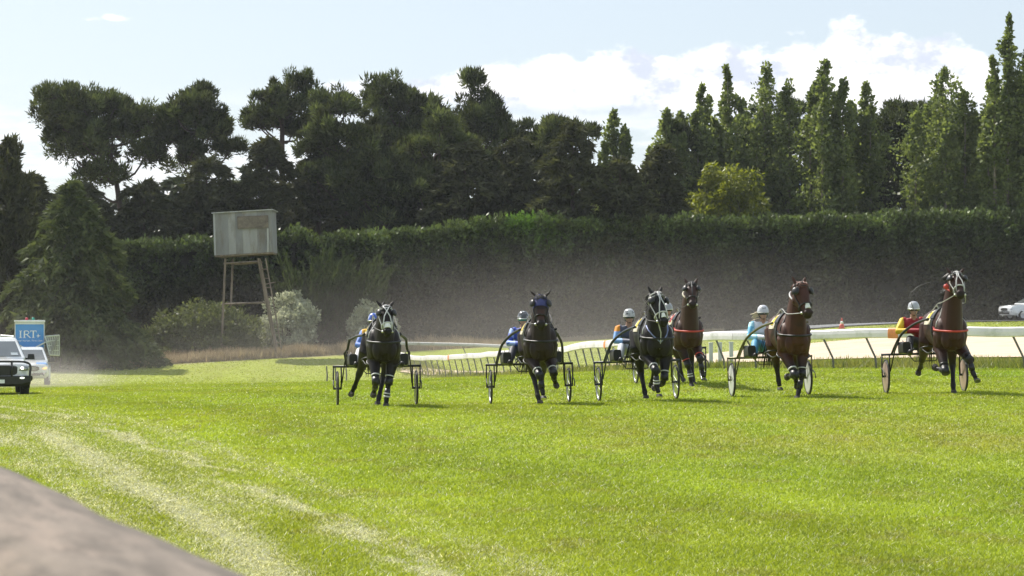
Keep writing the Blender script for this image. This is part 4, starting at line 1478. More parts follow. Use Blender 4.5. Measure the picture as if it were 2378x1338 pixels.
    if H.get('pole'):                # fluffy roll hanging at the cheek
        MB().ball(HF(.20, -.17, -.10), (.05, .05, .05), 8).build('head_pole_tip', red_strap_m, br, smooth=True)
    # overcheck rein: poll to withers
    MB().tube(bez([HF(.0, 0, .09), poll + np.array([0, .16, .03]), path[5] + np.array([0, .22, .06]), (0, -.30, 1.62)], 9), .009, 5).build('check_rein', st, root, smooth=True)
    # throat strap
    if H.get('throat'):
        j = 6
        u = np.array([1.0, 0, 0]); v_ = np.cross(tg[j], u); v_ /= np.linalg.norm(v_)
        pts = ering(path[j], u * .15, v_ * .215, 20); pts = np.vstack([pts, pts[:1]])
        MB().tube(pts, .016, 6).build('throat_strap', H['throat'], root, smooth=True)
    # boots and bandages on the legs
    def wrap(a, b_, f0, f1, r0, r1, mat, nm):
        p0, p1 = a * (1 - f0) + b_ * f0, a * (1 - f1) + b_ * f1
        MB().tube([p0, p1], [r0, r1], 12).build(nm, mat, root, smooth=True)
    for nm in ('LF', 'RF'):
        kn, ft, hf = [X(q) for q in H[nm]]
        sx = -1 if nm == 'LF' else 1
        el = np.array([sx * .165, -.46, .84])
        wrap(el, kn, .80, 1.05, .073, .076, leather_m, 'knee_boot')
        wrap(el, kn, .70, .735, .086, .084, H.get('bootstrap', white_strap_m), 'boot_strap')
        wrap(kn, ft, .35, .85, .050, .056, leather_m, 'shin_boot')
        if nm in H.get('bands', ()):
            wrap(kn, ft, .62, .70, .058, .059, white_strap_m, 'white_bandage')
            wrap(kn, ft, .80, .90, .060, .062, white_strap_m, 'white_bandage')
    if H.get('hopples', True):      # leg loops joining fore and hind of a side
        for sx in (-1, 1):
            a = np.array([sx * .18, -.46, .78]); c_ = np.array([sx * .20, .36, .80])
            for q, r in ((a, .115), (c_, .15)):
                pts = ering(q, (r, 0, 0), (0, r * 1.1, .06 if q[1] < 0 else -.05), 18); pts = np.vstack([pts, pts[:1]])
                MB().tube(pts, .014, 6).build('hopple_loop', leather_m, root, smooth=True)
            MB().tube(bez([a + [sx * .10, .06, 0], (a + c_) / 2 + [sx * .10, 0, -.06], c_ + [sx * .13, -.08, 0]], 8), .010, 6).build('hopple_strap', leather_m, root, smooth=True)
    return root, [HF(.52, -.076, -.05), HF(.52, .076, -.05)]


tyre_m = pm('tyre_rubber', (.018, .018, .018), rough=.7, var=.3, scale=20, dirt=(.07, .06, .05), dscale=12)
spoke_m = pm('spoke_steel', (.55, .55, .55), rough=.3, metal=.9)


def make_sulky(K):
    root = empty('sulky', K['loc'], K['yaw'])
    tag(root, K['label'], 'sulky', 'two-wheeled racing sulkies')
    fm = K['frame']; R = .325
    for s in (-1, 1):
        w = empty('wheel'); w.parent = root
        th = np.linspace(0, 2 * math.pi, 33)
        cx = s * .735
        crc = np.stack([np.full(33, cx), np.cos(th) * R * .945, R + np.sin(th) * R * .945], 1)
        MB().tube(crc, .0195, 8, up=(1, 0, 0)).build('tyre', tyre_m, w, smooth=True)
        crc = np.stack([np.full(33, cx), np.cos(th) * R * .865, R + np.sin(th) * R * .865], 1)
        MB().tube(crc, .013, 6, up=(1, 0, 0)).build('rim', K.get('rim', spoke_m), w, smooth=True)
        MB().tube([(cx - .06, 0, R), (cx + .06, 0, R)], .022, 10).build('hub', fm, w, smooth=True)
        if K['disc'] is not None:
            for e in (-.012, .012):
                rr = [ering((cx + e, 0, R), (0, q, 0), (0, 0, q), 28) + np.array([e * bb, 0, 0]) for q, bb in ((.03, 1.6), (.15, 1.2), (R * .84, .3))]
                MB().loft(rr, cap=False).build('wheel_disc', K['disc'], w, smooth=True)
        else:
            for i in range(14):
                a = i * 2 * math.pi / 14
                e = .025 if i % 2 else -.025
                MB().tube([(cx + e, 0, R), (cx, math.cos(a) * R * .86, R + math.sin(a) * R * .86)], .0032, 4).build('spoke', spoke_m, w)
        for e in (-.075, .075):
            MB().tube([(cx + e * .9, 0, R - .02), (cx + e, -.005, R + .2), (cx + e * .95, -.01, .735)], .0135, 8).build('fork', fm, root, smooth=True)
        MB().tube([(cx + .075 * s, .0, R + .16), (cx + .085 * s, -.2, R + .10), (cx + .07 * s, -.34, R + .0)], .010, 6).build('wheel_guard', fm, root, smooth=True)
        # shaft: from the arch up along the horse's flank
        sh = np.array([(s * a_, b_, c_) for a_, b_, c_ in K['shaft']])
        MB().tube(bez(sh, 16) if K.get('curve', True) else sh, .024, 8).build('shaft', fm, root, smooth=True)
        MB().tube([(s * .65, .0, .42), (s * .61, -.25, .80), (s * .565, -.48, 1.02)], .012, 6).build('brace', fm, root, smooth=True)
        MB().tube([(s * .50, -.46, 1.0), (s * .47, -.60, .84), (s * .36, -.62, .80)], .011, 6).build('foot_rest', fm, root, smooth=True)
        MB().loft([ering((s * (.50 - .12 * q), -.38 - q, .86 + .05 * q), (.075, 0, 0), (0, 0, .115 - .03 * q), 14, 4.5) for q in (0, .26, .28)]).build('foot_guard', leather_m, root, smooth=False)
        MB().tube([(s * .28, .0, .735), (s * .20, .06, .80)], .014, 6).build('seat_stay', fm, root)
    MB().tube([(-.82, -.01, .735), (-.3, -.01, .735), (.3, -.01, .735), (.82, -.01, .735)], .022, 8).build('cross_bar', fm, root, smooth=True)
    MB().tube([(-.30, -.02, .72), (-.20, -.03, .60), (.20, -.03, .60), (.30, -.02, .72)], .010, 6).build('under_bow', fm, root)
    MB().loft([ering((0, .08, .80 + q), (w_, 0, 0), (0, h_, 0), 18, 2.6) for q, w_, h_ in ((0, .20, .15), (.025, .225, .17), (.055, .20, .15))]).build('seat', leather_m, root, smooth=True)
    return root


skin_m = pm('skin', (.44, .25, .18), rough=.5, var=.08, scale=12)
glove_m = pm('dark_glove', (.03, .03, .032), rough=.7)
goggle_m = pm('goggle_lens', (.03, .035, .04), rough=.08, spec=.8)
boot_m = pm('driver_boot', (.02, .02, .02), rough=.45)


def make_driver(D):
    root = empty('person', D['loc'], D['yaw'])
    tag(root, D['label'], 'person', 'sulky drivers')
    lean = D.get('lean', .0)
    J = dict(pel=(0, .10, .93), wai=(0, .10 - .1 * lean, 1.08), che=(0, .06 - .35 * lean, 1.27), nec=(0, .02 - .55 * lean, 1.435), hea=(0, -.02 - .65 * lean, 1.585))
    J = {a: np.array(q) for a, q in J.items()}
    dx = D.get('dx', 0.0)
    for a in ('che', 'nec', 'hea'): J[a][0] += dx
    arms = {}
    for s in (-1, 1):
        sh = J['che'] + np.array([s * .185, .01, .085])
        hn = np.array([s * D.get('handw', .13), -.46, D.get('handz', 1.12)])
        el = np.array([s * D.get('elw', .33) + dx * .6, -.12, 1.13 + D.get('elz', 0)])
        arms[s] = (sh, el, hn)
    legs = {}
    for s in (-1, 1):
        legs[s] = (np.array([s * .10, .06, .92]), np.array([s * .33, -.30, 1.02]), np.array([s * .41, -.60, .80]))
    def torso(b, g):
        ch = J['che']
        b.loft([ering(J['pel'] + [0, 0, -.09], (.13 + g, 0, 0), (0, .12 + g, 0)), ering(J['pel'], (.17 + g, 0, 0), (0, .14 + g, 0)), ering(J['wai'], (.155 + g, 0, 0), (0, .115 + g, 0)),
                ering(ch - [0, 0, .06], (.175 + g, 0, 0), (0, .125 + g, 0)), ering(ch + [0, 0, .06], (.195 + g, 0, 0), (0, .12 + g, 0)), ering(ch + [0, -.01, .13], (.15 + g, 0, 0), (0, .09 + g, 0)),
                ering(J['nec'] + [0, 0, -.02], (.065 + g, 0, 0), (0, .07 + g, 0))])
    def arm(b, s, g, upto=1.0):
        sh, el, hn = arms[s]
        e2 = el * (1 - upto) + hn * upto
        b.loft(tube_rings([sh + [-s * .05, 0, 0], sh, sh * .45 + el * .55, el, el * .55 + e2 * .45, e2], np.array([.075, .068, .054, .047, .043, .030]) + g, 12))
    def leg(b, s, g, upto=1.0):
        h, kn, ft = legs[s]
        e2 = kn * (1 - upto) + ft * upto
        b.loft(tube_rings([h, h * .5 + kn * .5, kn, kn * .5 + e2 * .5, e2], np.array([.105, .088, .062, .060, .042]) + g, 12))
    # one continuous body
    b = MB()
    torso(b, 0)
    b.tube([J['nec'] - [0, 0, .06], J['hea'] + [0, .02, -.06]], [.062, .055], 12)
    hc_ = J['hea']
    b.loft([ering(hc_ + [0, .0, z], (w, 0, 0), (0, q, 0), 18) + np.array([0, o, 0]) for z, w, q, o in
            ((-.115, .03, .035, -.055), (-.10, .048, .06, -.035), (-.06, .064, .082, -.012), (0, .074, .096, 0), (.05, .077, .1, .004), (.09, .06, .08, .006), (.115, .02, .03, .006))])
    b.tube([hc_ + [0, -.088, .02], hc_ + [0, -.112, -.022]], [.010, .018], 8)      # nose
    b.ball(hc_ + np.array([0, -.088, -.066]), (.026, .012, .010), 8)               # lips
    for s in (-1, 1):
        b.ball(hc_ + np.array([s * .077, .01, -.01]), (.012, .022, .032), 8)       # ears
        arm(b, s, 0); leg(b, s, 0)
        sh, el, hn = arms[s]
        wv = unit(hn - el)
        # hand: palm, four unequal curled fingers, thumb from the side of the palm
        ac = np.cross(wv, [0, 0, 1.0]); ac /= np.linalg.norm(ac)
        up = np.cross(ac, wv)
        pc = hn + wv * .045
        b.loft([ering(hn + wv * q, ac * w_, up * h_, 12) for q, w_, h_ in ((-.01, .027, .022), (.03, .040, .018), (.075, .042, .016), (.088, .036, .012))])
        for j, (o, ln) in enumerate(((-.031, .068), (-.010, .078), (.011, .074), (.031, .056))):
            f0 = hn + wv * .078 + ac * o
            b.tube([f0 - wv * .02, f0 + wv * ln * .40, f0 + wv * ln * .55 - up * ln * .35, f0 + wv * ln * .20 - up * ln * .62], [.0095, .009, .0085, .007], 8)
        t0 = hn + wv * .025 - ac * s * .034
        b.tube([t0, t0 + wv * .03 - ac * s * .022, t0 + wv * .055 - ac * s * .016 - up * .022], [.011, .0105, .008], 8)
        h, kn, ft = legs[s]
        b.loft(tube_rings([ft + [0, .04, -.01], ft + [0, -.02, -.03], ft + [s * .01, -.13, -.015], ft + [s * .015, -.19, .01]], [.042, .046, .040, .024], 12))
    me = remeshed(b, .0085, 3)
    v = verts_of(me)
    link_mesh('body', me, skin_m, root, smooth=True)
    # clothing
    b = MB(); torso(b, .014)
    for s in (-1, 1): arm(b, s, .013, .93)
    jk = remeshed(b, .013, 4)
    v = verts_of(jk)
    c = np.tile(np.array(D['jacket']), (len(v), 1)).astype(float)
    fold = fbm(v[:, 0] * 14 + v[:, 1] * 9, v[:, 2] * 16, 7, 3)
    onarm = (np.abs(v[:, 0] - J['che'][0]) > .185)
    if 'sleeve' in D:
        c[onarm] = D['sleeve']
    if 'yoke' in D:
        yk = (v[:, 2] > D.get('yokez', 1.30)) & (np.abs(v[:, 0] - J['che'][0]) < D.get('yokew', .22))
        c[yk] = D['yoke']
    if 'vest' in D:
        ve = (~onarm) & (np.abs(v[:, 0] - J['che'][0]) < .17)
        c[ve] = D['vest']
    if 'motley' in D:
        mk = fbm(v[:, 0] * 11, v[:, 2] * 11 + v[:, 1] * 5, 17, 2) > .55
        c[mk & onarm] = D['motley']
    setcol(jk, c * (.85 + .3 * fold)[:, None])
    link_mesh('jacket', jk, cloth_m, root, smooth=True)
    b = MB()
    b.loft([ering(J['pel'] + [0, 0, -.10], (.15, 0, 0), (0, .14, 0)), ering(J['pel'] + [0, 0, .03], (.185, 0, 0), (0, .155, 0))])
    for s in (-1, 1): leg(b, s, .014, .97)
    tr = remeshed(b, .013, 4)
    v = verts_of(tr)
    c = np.tile(np.array(D['trousers']), (len(v), 1)).astype(float)
    if 'stripe' in D:
        for s in (-1, 1):
            h, kn, ft = legs[s]
            f = (v[:, 0] * s > .36) & (v[:, 2] < .97)
            c[f] = D['stripe']
    setcol(tr, c * (.85 + .3 * fbm(v[:, 0] * 15, v[:, 2] * 15, 27, 3))[:, None])
    link_mesh('trousers', tr, cloth_m, root, smooth=True)
    for s in (-1, 1):
        h, kn, ft = legs[s]
        MB().loft(tube_rings([kn * .25 + ft * .75, ft + [0, .045, .0], ft + [0, -.02, -.03], ft + [s * .01, -.13, -.015], ft + [s * .015, -.205, .012], ft + [s * .015, -.215, .014]], [.058, .056, .058, .052, .035, .01], 12)).build('boot', D.get('bootmat', boot_m), root, smooth=True)
    # helmet: shell, peak, strap, goggles
    q = hc_ + np.array([0, .012, .02])
    rr = []
    for t in np.linspace(0, 1, 9):
        ph = t * math.pi / 2
        rr.append(ering(q + np.array([0, 0, -.025 + .150 * math.sin(ph)]), (.108 * math.cos(ph) ** .75 + .004, 0, 0), (0, .130 * math.cos(ph) ** .75 + .004, 0), 22))
    hel = MB().loft(rr).build('helmet', D['helmet'], root, smooth=True)
    MB().loft([ering(q + np.array([0, -.012, -.030]), (.110, 0, 0), (0, .142, 0), 22), ering(q + np.array([0, -.008, -.012]), (.113, 0, 0), (0, .140, 0), 22)]).build('helmet_rim', D.get('rim', mirror_m), hel, smooth=True)
    if D.get('mark') == 'star':
        mk = MB()
        for i in range(5):
            a = math.pi / 2 + i * 2 * math.pi / 5
            mk.poly([q + np.array([math.cos(a + e) * r, -.118 + .30 * (.06 + math.sin(a + e) * r), .06 + math.sin(a + e) * r]) for e, r in ((-.63, .012), (0, .036), (.63, .012))] + [q + np.array([0, -.100, .06])])
        mk.build('star_mark', white_strap_m, hel, fix=False)
    if D.get('mark') == 'h':
        mk = MB()
        for xx, zz, w_, h_ in ((-.022, .055, .008, .05), (.022, .055, .008, .05), (0, .055, .044, .009)):
            mk.box(q + np.array([xx, -.120 + .25 * (zz - .02), zz]), (w_, .012, h_))
        mk.build('letter_mark', leather_m, hel, fix=False)
    if D.get('mark') == 'chev':
        MB().tube([q + np.array([-.07, -.10, .045]), q + np.array([0, -.119, .03]), q + np.array([.07, -.10, .045])], .008, 5).build('chevron_mark', leather_m, hel)
        MB().tube([q + np.array([-.06, -.088, .075]), q + np.array([0, -.104, .06]), q + np.array([.06, -.088, .075])], .007, 5).build('chevron_mark', leather_m, hel)
    for s in (-1, 1):
        MB().tube([q + np.array([s * .10, 0, -.03]), hc_ + np.array([s * .070, -.03, -.085]), hc_ + np.array([0, -.05, -.125])], .008, 5).build('chin_strap', leather_m, hel, smooth=True)
    gp = [hc_ + np.array([.082 * math.sin(a), .005 - .100 * math.cos(a), -.020]) for a in np.linspace(-1.35, 1.35, 13)]
    MB().tube(gp, .022, 8).build('goggles', D.get('goggles', goggle_m), root, smooth=True)
    if D.get('hair') is not None:
        mb = MB()
        for i in range(30):
            a = hc_ + np.array([-.06 - .03 * rng.random(), .05, -.03 + .03 * rng.normal()])
            mb.tube([a, a + [-.05, .04, -.01], a + [-.10 + .02 * rng.normal(), .05, -.04 + .02 * rng.normal()]], [.010, .010, .004], 4)
        mb.build('hair', D['hair'], root, smooth=True, fix=False)
    return root, [arms[s][2] for s in (-1, 1)]


cloth_m = attr_mat('race_silks', rough=.55, spec=.35, scale=30, var=.10, bump=.2)


def world(o_loc, yaw, p):
    c, s = math.cos(yaw), math.sin(yaw)
    return np.array([o_loc[0] + c * p[0] - s * p[1], o_loc[1] + s * p[0] + c * p[1], o_loc[2] + p[2]])


frame_black = pm('black_frame_paint', (.012, .012, .013), rough=.5, var=.15, scale=8)
frame_blue = pm('dark_blue_frame_paint', (.02, .028, .045), rough=.45, var=.15, scale=8)
frame_olive = pm('olive_brass_frame_paint', (.13, .115, .05), rough=.35, var=.2, scale=8, metal=.3)
disc_grey = pm('pale_grey_disc', (.50, .51, .50), rough=.4, var=.06, scale=4)
disc_pink = pm('pinkish_disc', (.34, .24, .21), rough=.35, var=.12, scale=4)
disc_dark = pm('dark_disc', (.05, .052, .055), rough=.25, var=.12, scale=4, metal=.4)
SHAFT = [(.62, .0, .735), (.60, -.25, .90), (.55, -.62, 1.12), (.43, -1.05, 1.29), (.34, -1.45, 1.37), (.32, -1.85, 1.40)]
SHAFT1 = [(.56, .0, .735), (.60, -.10, .98), (.55, -.22, 1.06), (.52, -.42, 1.24), (.41, -.95, 1.31), (.33, -1.45, 1.33), (.32, -1.85, 1.35)]

helm = lambda nm, c, d=None, ds=9.0: pm(nm, c, rough=.22, var=.05, scale=6, coat=.5, dirt=d, dscale=ds)
RIGS = [
  dict(px=893, py=944, d=36.3, psi=3.5, head=((.02, -1.02, 1.735), (.06, -1.36, 1.30)),
       LF=((-.15, -.74, .43), (-.17, -.50, .31), (-.19, -.42, .24)), RF=((.07, -.58, .41), (.035, -.60, .135), (.025, -.63, 0)),
       LH=((-.47, .92, .52), (-.55, 1.13, .29), (-.60, 1.22, .19)), RH=((-.02, .55, .49), (-.10, .36, .13), (-.125, .30, 0)),
       coat=(.016, .011, .010), points=(.010, .009, .009), strap=white_strap_m, face='cross', snip=(.40, .50, .056, fleece_m), bands=('RF',), ear=.55,
       hl='black horse with crossed white face straps, leftmost of the field', frame=frame_black, disc=disc_dark, shaft=SHAFT1, curve=False,
       sl='black sulky with kinked angular shafts behind the leftmost horse',
       drv=dict(jacket=(.55, .58, .68), yoke=(.80, .42, .03), yokez=1.34, sleeve=(.10, .20, .55), trousers=(.65, .65, .66), helmet=helm('blue_white_helmet', (.05, .12, .50), (.75, .76, .78), 7), dx=-.05, handw=.10),
       dl='driver in blue and white silks with yellow shoulders and blue helmet'),
  dict(px=1258, py=945, d=36.4, psi=5.5, head=((-.02, -.98, 1.90), (-.015, -1.30, 1.40)),
       LF=((-.03, -.86, .53), (.01, -.86, .28), (.03, -.90, .17)), RF=((.21, -.80, .57), (.22, -.52, .46), (.25, -.42, .38)),
       LH=((-.15, .55, .50), (-.07, .32, .13), (-.03, .25, 0)), RH=((.02, 1.0, .55), (.0, 1.25, .36), (-.02, 1.35, .29)),
       coat=(.024, .014, .011), points=(.013, .011, .010), strap=leather_m, hood=blue_cloth_m, ear=.75, bands=(), mane='black', bootstrap=grey_strap_m, blaze=(.25, .42, .055, (.05, .022, .015)),
       hl='dark brown horse in a navy blue hood, second of the field', frame=frame_black, disc=None, shaft=SHAFT,
       sl='black sulky with wire-spoked wheels behind the navy-hooded horse',
       drv=dict(jacket=(.05, .09, .42), motley=(.30, .42, .75), trousers=(.05, .05, .06), helmet=helm('black_silver_helmet', (.07, .07, .075), (.55, .56, .57), 12), mark='star', goggles=pm('teal_goggles', (.05, .28, .28), rough=.1), dx=-.10),
       dl='driver in royal blue silks with black and silver starred helmet'),
  dict(px=1530, py=934, d=36.6, psi=10, head=((-.05, -1.00, 1.90), (.10, -1.34, 1.40)),
       LF=((-.05, -.86, .56), (-.04, -.82, .31), (.0, -.86, .15)), RF=((.10, -.62, .42), (.06, -.36, .31), (-.04, -.28, .27)),
       LH=((-.33, .6, .50), (-.26, .42, .16), (-.235, .37, .03)), RH=((-.08, 1.0, .55), (-.11, 1.25, .34), (-.13, 1.35, .27)),
       coat=(.014, .011, .011), points=(.010, .009, .009), strap=white_strap_m, face='fork', snip=(.42, .50, .040, fleece_m), bands=('LF',), ear=.32, martingale=True, bstrap=blue_strap_m, wind=-.16,
       hl='black horse with forked white face straps and pale blue breast straps, third of the field', frame=frame_blue, disc=None, shaft=SHAFT,
       sl='dark blue sulky with wire-spoked wheels beside the rear horse',
       drv=dict(jacket=(.20, .38, .68), yoke=(.80, .30, .02), yokez=1.31, yokew=.30, vest=(.07, .08, .12), trousers=(.55, .58, .62), helmet=helm('grey_white_helmet', (.50, .50, .49), (.10, .10, .10), 10), mark='chev', rim=white_strap_m, lean=.15, dx=-.14),
       dl='driver in sky blue silks with orange shoulders and grey patterned helmet'),
  dict(px=1850, py=926, d=37.0, psi=12.5, head=((.06, -1.00, 2.03), (.22, -1.34, 1.50)),
       LF=((-.02, -.82, .41), (-.10, -.52, .41), (-.15, -.42, .40)), RF=((.10, -.6, .42), (.04, -.62, .145), (.01, -.67, 0)),
       LH=((-.37, .75, .55), (-.335, .76, .29), (-.31, .73, .15)), RH=((-.02, .9, .5), (0, 1.15, .27), (.01, 1.25, .18)),
       coat=(.060, .021, .011), points=(.014, .011, .010), strap=leather_m, snip=(.40, .49, .044, fleece_m), bands=(), ear=.30, mane='red', throat=white_strap_m, wind=-.12,
       hl='reddish bay horse with white nose cover and white throat ring', frame=frame_olive, disc=disc_grey, shaft=SHAFT,
       sl='olive sulky with pale grey disc wheels',
       drv=dict(jacket=(.12, .42, .62), motley=(.45, .75, .85), vest=(.70, .72, .80), trousers=(.08, .30, .50), helmet=helm('white_helmet', (.58, .58, .62)), mark='h', rim=grey_strap_m, hair=pm('blond_hair', (.62, .52, .35), rough=.5), lean=.1, dx=-.12),
       dl='driver in turquoise and white silks with white helmet and fair hair'),
  dict(px=2213, py=917, d=36.7, psi=13, head=((.05, -.98, 2.12), (.14, -1.42, 1.77)),
       LF=((-.13, -.82, .41), (-.22, -.52, .45), (-.29, -.43, .46)), RF=((.30, -.92, .63), (.35, -.97, .41), (.41, -1.05, .29)),
       LH=((-.57, 1.0, .58), (-.60, 1.24, .44), (-.63, 1.33, .37)), RH=((.0, .45, .50), (.01, .27, .15), (.02, .2, 0)),
       coat=(.044, .017, .011), points=(.014, .011, .010), strap=grey_strap_m, face='fork', bands=(), ear=.6, earf=2.0, collar=red_strap_m, throat=red_strap_m, nosecol=grey_strap_m, pole=True, wind=-.22, bootstrap=leather_m,
       hl='dark bay horse with red breast collar and raised head, rightmost of the field', frame=frame_black, disc=disc_pink, shaft=SHAFT,
       sl='black sulky with pinkish wheel discs behind the rightmost horse',
       drv=dict(jacket=(.30, .012, .02), sleeve=(.72, .50, .02), trousers=(.02, .02, .022), stripe=(.65, .65, .65), helmet=helm('silver_helmet', (.42, .43, .45)), dx=-.20, lean=.1, elw=.40, handz=1.18, elz=.04),
       dl='driver in maroon silks with yellow sleeves and silver helmet'),
  dict(px=1604, py=893, d=42.4, psi=11.5, head=((.01, -.98, 2.08), (.04, -1.38, 1.66)),
       LF=((-.05, -.6, .42), (0, -.62, .165), (.02, -.66, 0)), RF=((.20, -.86, .56), (.24, -.86, .31), (.27, -.90, .17)),
       LH=((-.25, .9, .5), (-.20, 1.1, .22), (-.17, 1.16, .12)), RH=((.02, .6, .5), (.05, .42, .15), (.08, .36, 0)),
       coat=(.046, .020, .013), points=(.016, .012, .011), strap=leather_m, face='line', bands=('LF',), ear=.35, collar=red_strap_m, throat=cream_m, blaze=(.02, .12, .018, (.5, .47, .45)), bootstrap=red_strap_m, patch=red_strap_m,
       hl='brown horse with red collar running half hidden behind the third horse', frame=frame_black, disc=None, shaft=SHAFT,
       sl='black sulky of the half-hidden rear horse',
       drv=dict(jacket=(.10, .10, .14), trousers=(.10, .10, .12), helmet=helm('grey_helmet', (.33, .33, .34)), dx=.0),
       dl='driver almost hidden behind the third horse, only a grey helmet showing'),
]
rein_m = pm('rein_leather', (.05, .045, .04), rough=.5)
for k_, R_ in enumerate(RIGS):
    psi = RAD(R_['psi'])
    az = math.atan2(R_['px'] - 1189, FPX)
    yaw = -az + psi
    ch = P(R_['px'], R_['py'], R_['d'])
    loc = np.array([ch[0] - .75 * math.sin(yaw), ch[1] + .75 * math.cos(yaw), 0])
    hz = g1(ch[0], ch[1])
    loc[2] = hz
    Hh = dict(R_); Hh.update(psi=psi, yaw=yaw, loc=loc, poll=R_['head'][0], muz=R_['head'][1], label=R_['hl'])
    horse_o, bits = make_horse(Hh)
    ax = world(loc, yaw, (0, 1.52, 0))
    ax[2] = g1(ax[0], ax[1])
    # the axle follows the ground: both wheels on the turf
    wl = world(ax, yaw, (-.735, 0, 0)); wr_ = world(ax, yaw, (.735, 0, 0))
    zl, zr = g1(wl[0], wl[1]), g1(wr_[0], wr_[1])
    ax[2] = (zl + zr) / 2
    K = dict(loc=ax, yaw=yaw, label=R_['sl'], frame=R_['frame'], disc=R_['disc'], shaft=R_['shaft'], curve=R_.get('curve', True))
    sk = make_sulky(K)
    roll = math.atan2(zl - zr, 1.47)
    sk.rotation_euler = (0, roll, yaw)
    D = dict(R_['drv']); D.update(loc=ax, yaw=yaw, label=R_['dl'])
    dr, hands = make_driver(D)
    dr.rotation_euler = (0, roll, yaw)
    # reins run from each hand through the pad rings to the bit: parts of the horse's harness
    dz = ax[2] - loc[2]
    for s, bit, hn in ((-1, bits[0], hands[0]), (1, bits[1], hands[1])):
        a = np.array([hn[0], hn[1] + 1.52 - .04, hn[2] + dz])
        tr_ = tp_surf(-.27, RAD(62 if s > 0 else 118), .11)
        MB().tube(bez([a, (a + tr_) / 2 + [s * .06, 0, -.02], tr_, (tr_ + bit) / 2 + [s * .08, 0, -.05], bit], 14), .0075, 5).build('rein', rein_m if k_ not in (3, 4) else grey_strap_m, horse_o, smooth=True)
    R_['hand'] = [world(ax, yaw, hands[0]), world(ax, yaw, hands[1])]

# whips held by two of the drivers
whip_m = pm('whip', (.16, .15, .14), rough=.5)
for (ri, hi, pts, lab) in ((1, 0, [(1192, 764, 37.6), (1172, 750, 37.5), (1157, 746, 37.4)], 'thin whip held out by the driver in royal blue'),
                           (4, 0, [(2113, 694, 38.3), (2125, 672, 38.3), (2140, 662, 38.3), (2162, 655, 38.3)], 'thin curved whip held up by the driver with yellow sleeves')):
    h0 = RIGS[ri]['hand'][hi]
    w = np.array([h0 + [0, -.05, -.02]] + [P(*q) for q in pts])
    o_ = MB().tube(bez(w - h0, 14), np.linspace(.008, .004, 14), 5).build('whip', whip_m, None, smooth=True)
    o_.location = h0
    tag(o_, lab, 'whip', 'driving whips')

# ------------------------------------------------------------------ vehicles
wpaint = pm('white_car_paint', (.78, .79, .80), rough=.25, var=.03, scale=3, coat=.7, dirt=(.60, .57, .52), dscale=1.3)
spaint = pm('silver_white_paint', (.68, .69, .70), rough=.16, var=.03, scale=3, coat=1.0, metal=.15)
bpaint = pm('blue_decal', (.07, .28, .66), rough=.35, var=.05, scale=3, coat=.4)
glass_m = pm('car_glass', (.10, .115, .12), rough=.05, var=.1, scale=2, spec=1.0, coat=1.0)
blackp = pm('black_trim', (.016, .016, .017), rough=.4, var=.2, scale=10)
alloy = pm('alloy_rim', (.45, .45, .46), rough=.35, metal=.8)
alu_m = pm('aluminium_frame', (.58, .60, .58), rough=.4, metal=.55, var=.1, scale=5)
signw = pm('white_lettering', (.82, .84, .86), rough=.5, var=.02)


def lamp_mat(name, col, e):
    m, N = new_mat(name)
    out = N.n('ShaderNodeOutputMaterial'); b = N.n('ShaderNodeBsdfPrincipled')
    tc = N.n('ShaderNodeTexCoord')
    b.inputs['Base Color'].default_value = tuple(col) + (1,)
    b.inputs['Roughness'].default_value = .12
    b.inputs['Emission Color'].default_value = tuple(col) + (1,)
    N.link(N.m('MULTIPLY', N.m('ADD', .6, N.noise(tc.outputs['Object'], 14.0, 2.0)), e), b.inputs['Emission Strength'])
    N.link(b.outputs[0], out.inputs[0])
    return m


lamp_on = lamp_mat('lit_headlamp', (1, .97, .9), 2.2)
lamp_fog = lamp_mat('lit_fog_lamp', (.95, 1, .85), .7)
lamp_off = pm('clear_lamp', (.45, .47, .48), rough=.08, metal=.5)
lamp_or = lamp_mat('amber_headlamp', (1, .55, .22), .9)
red_lamp = pm('red_beacon', (.50, .03, .05), rough=.3); green_lamp = pm('green_beacon', (.03, .30, .20), rough=.3)


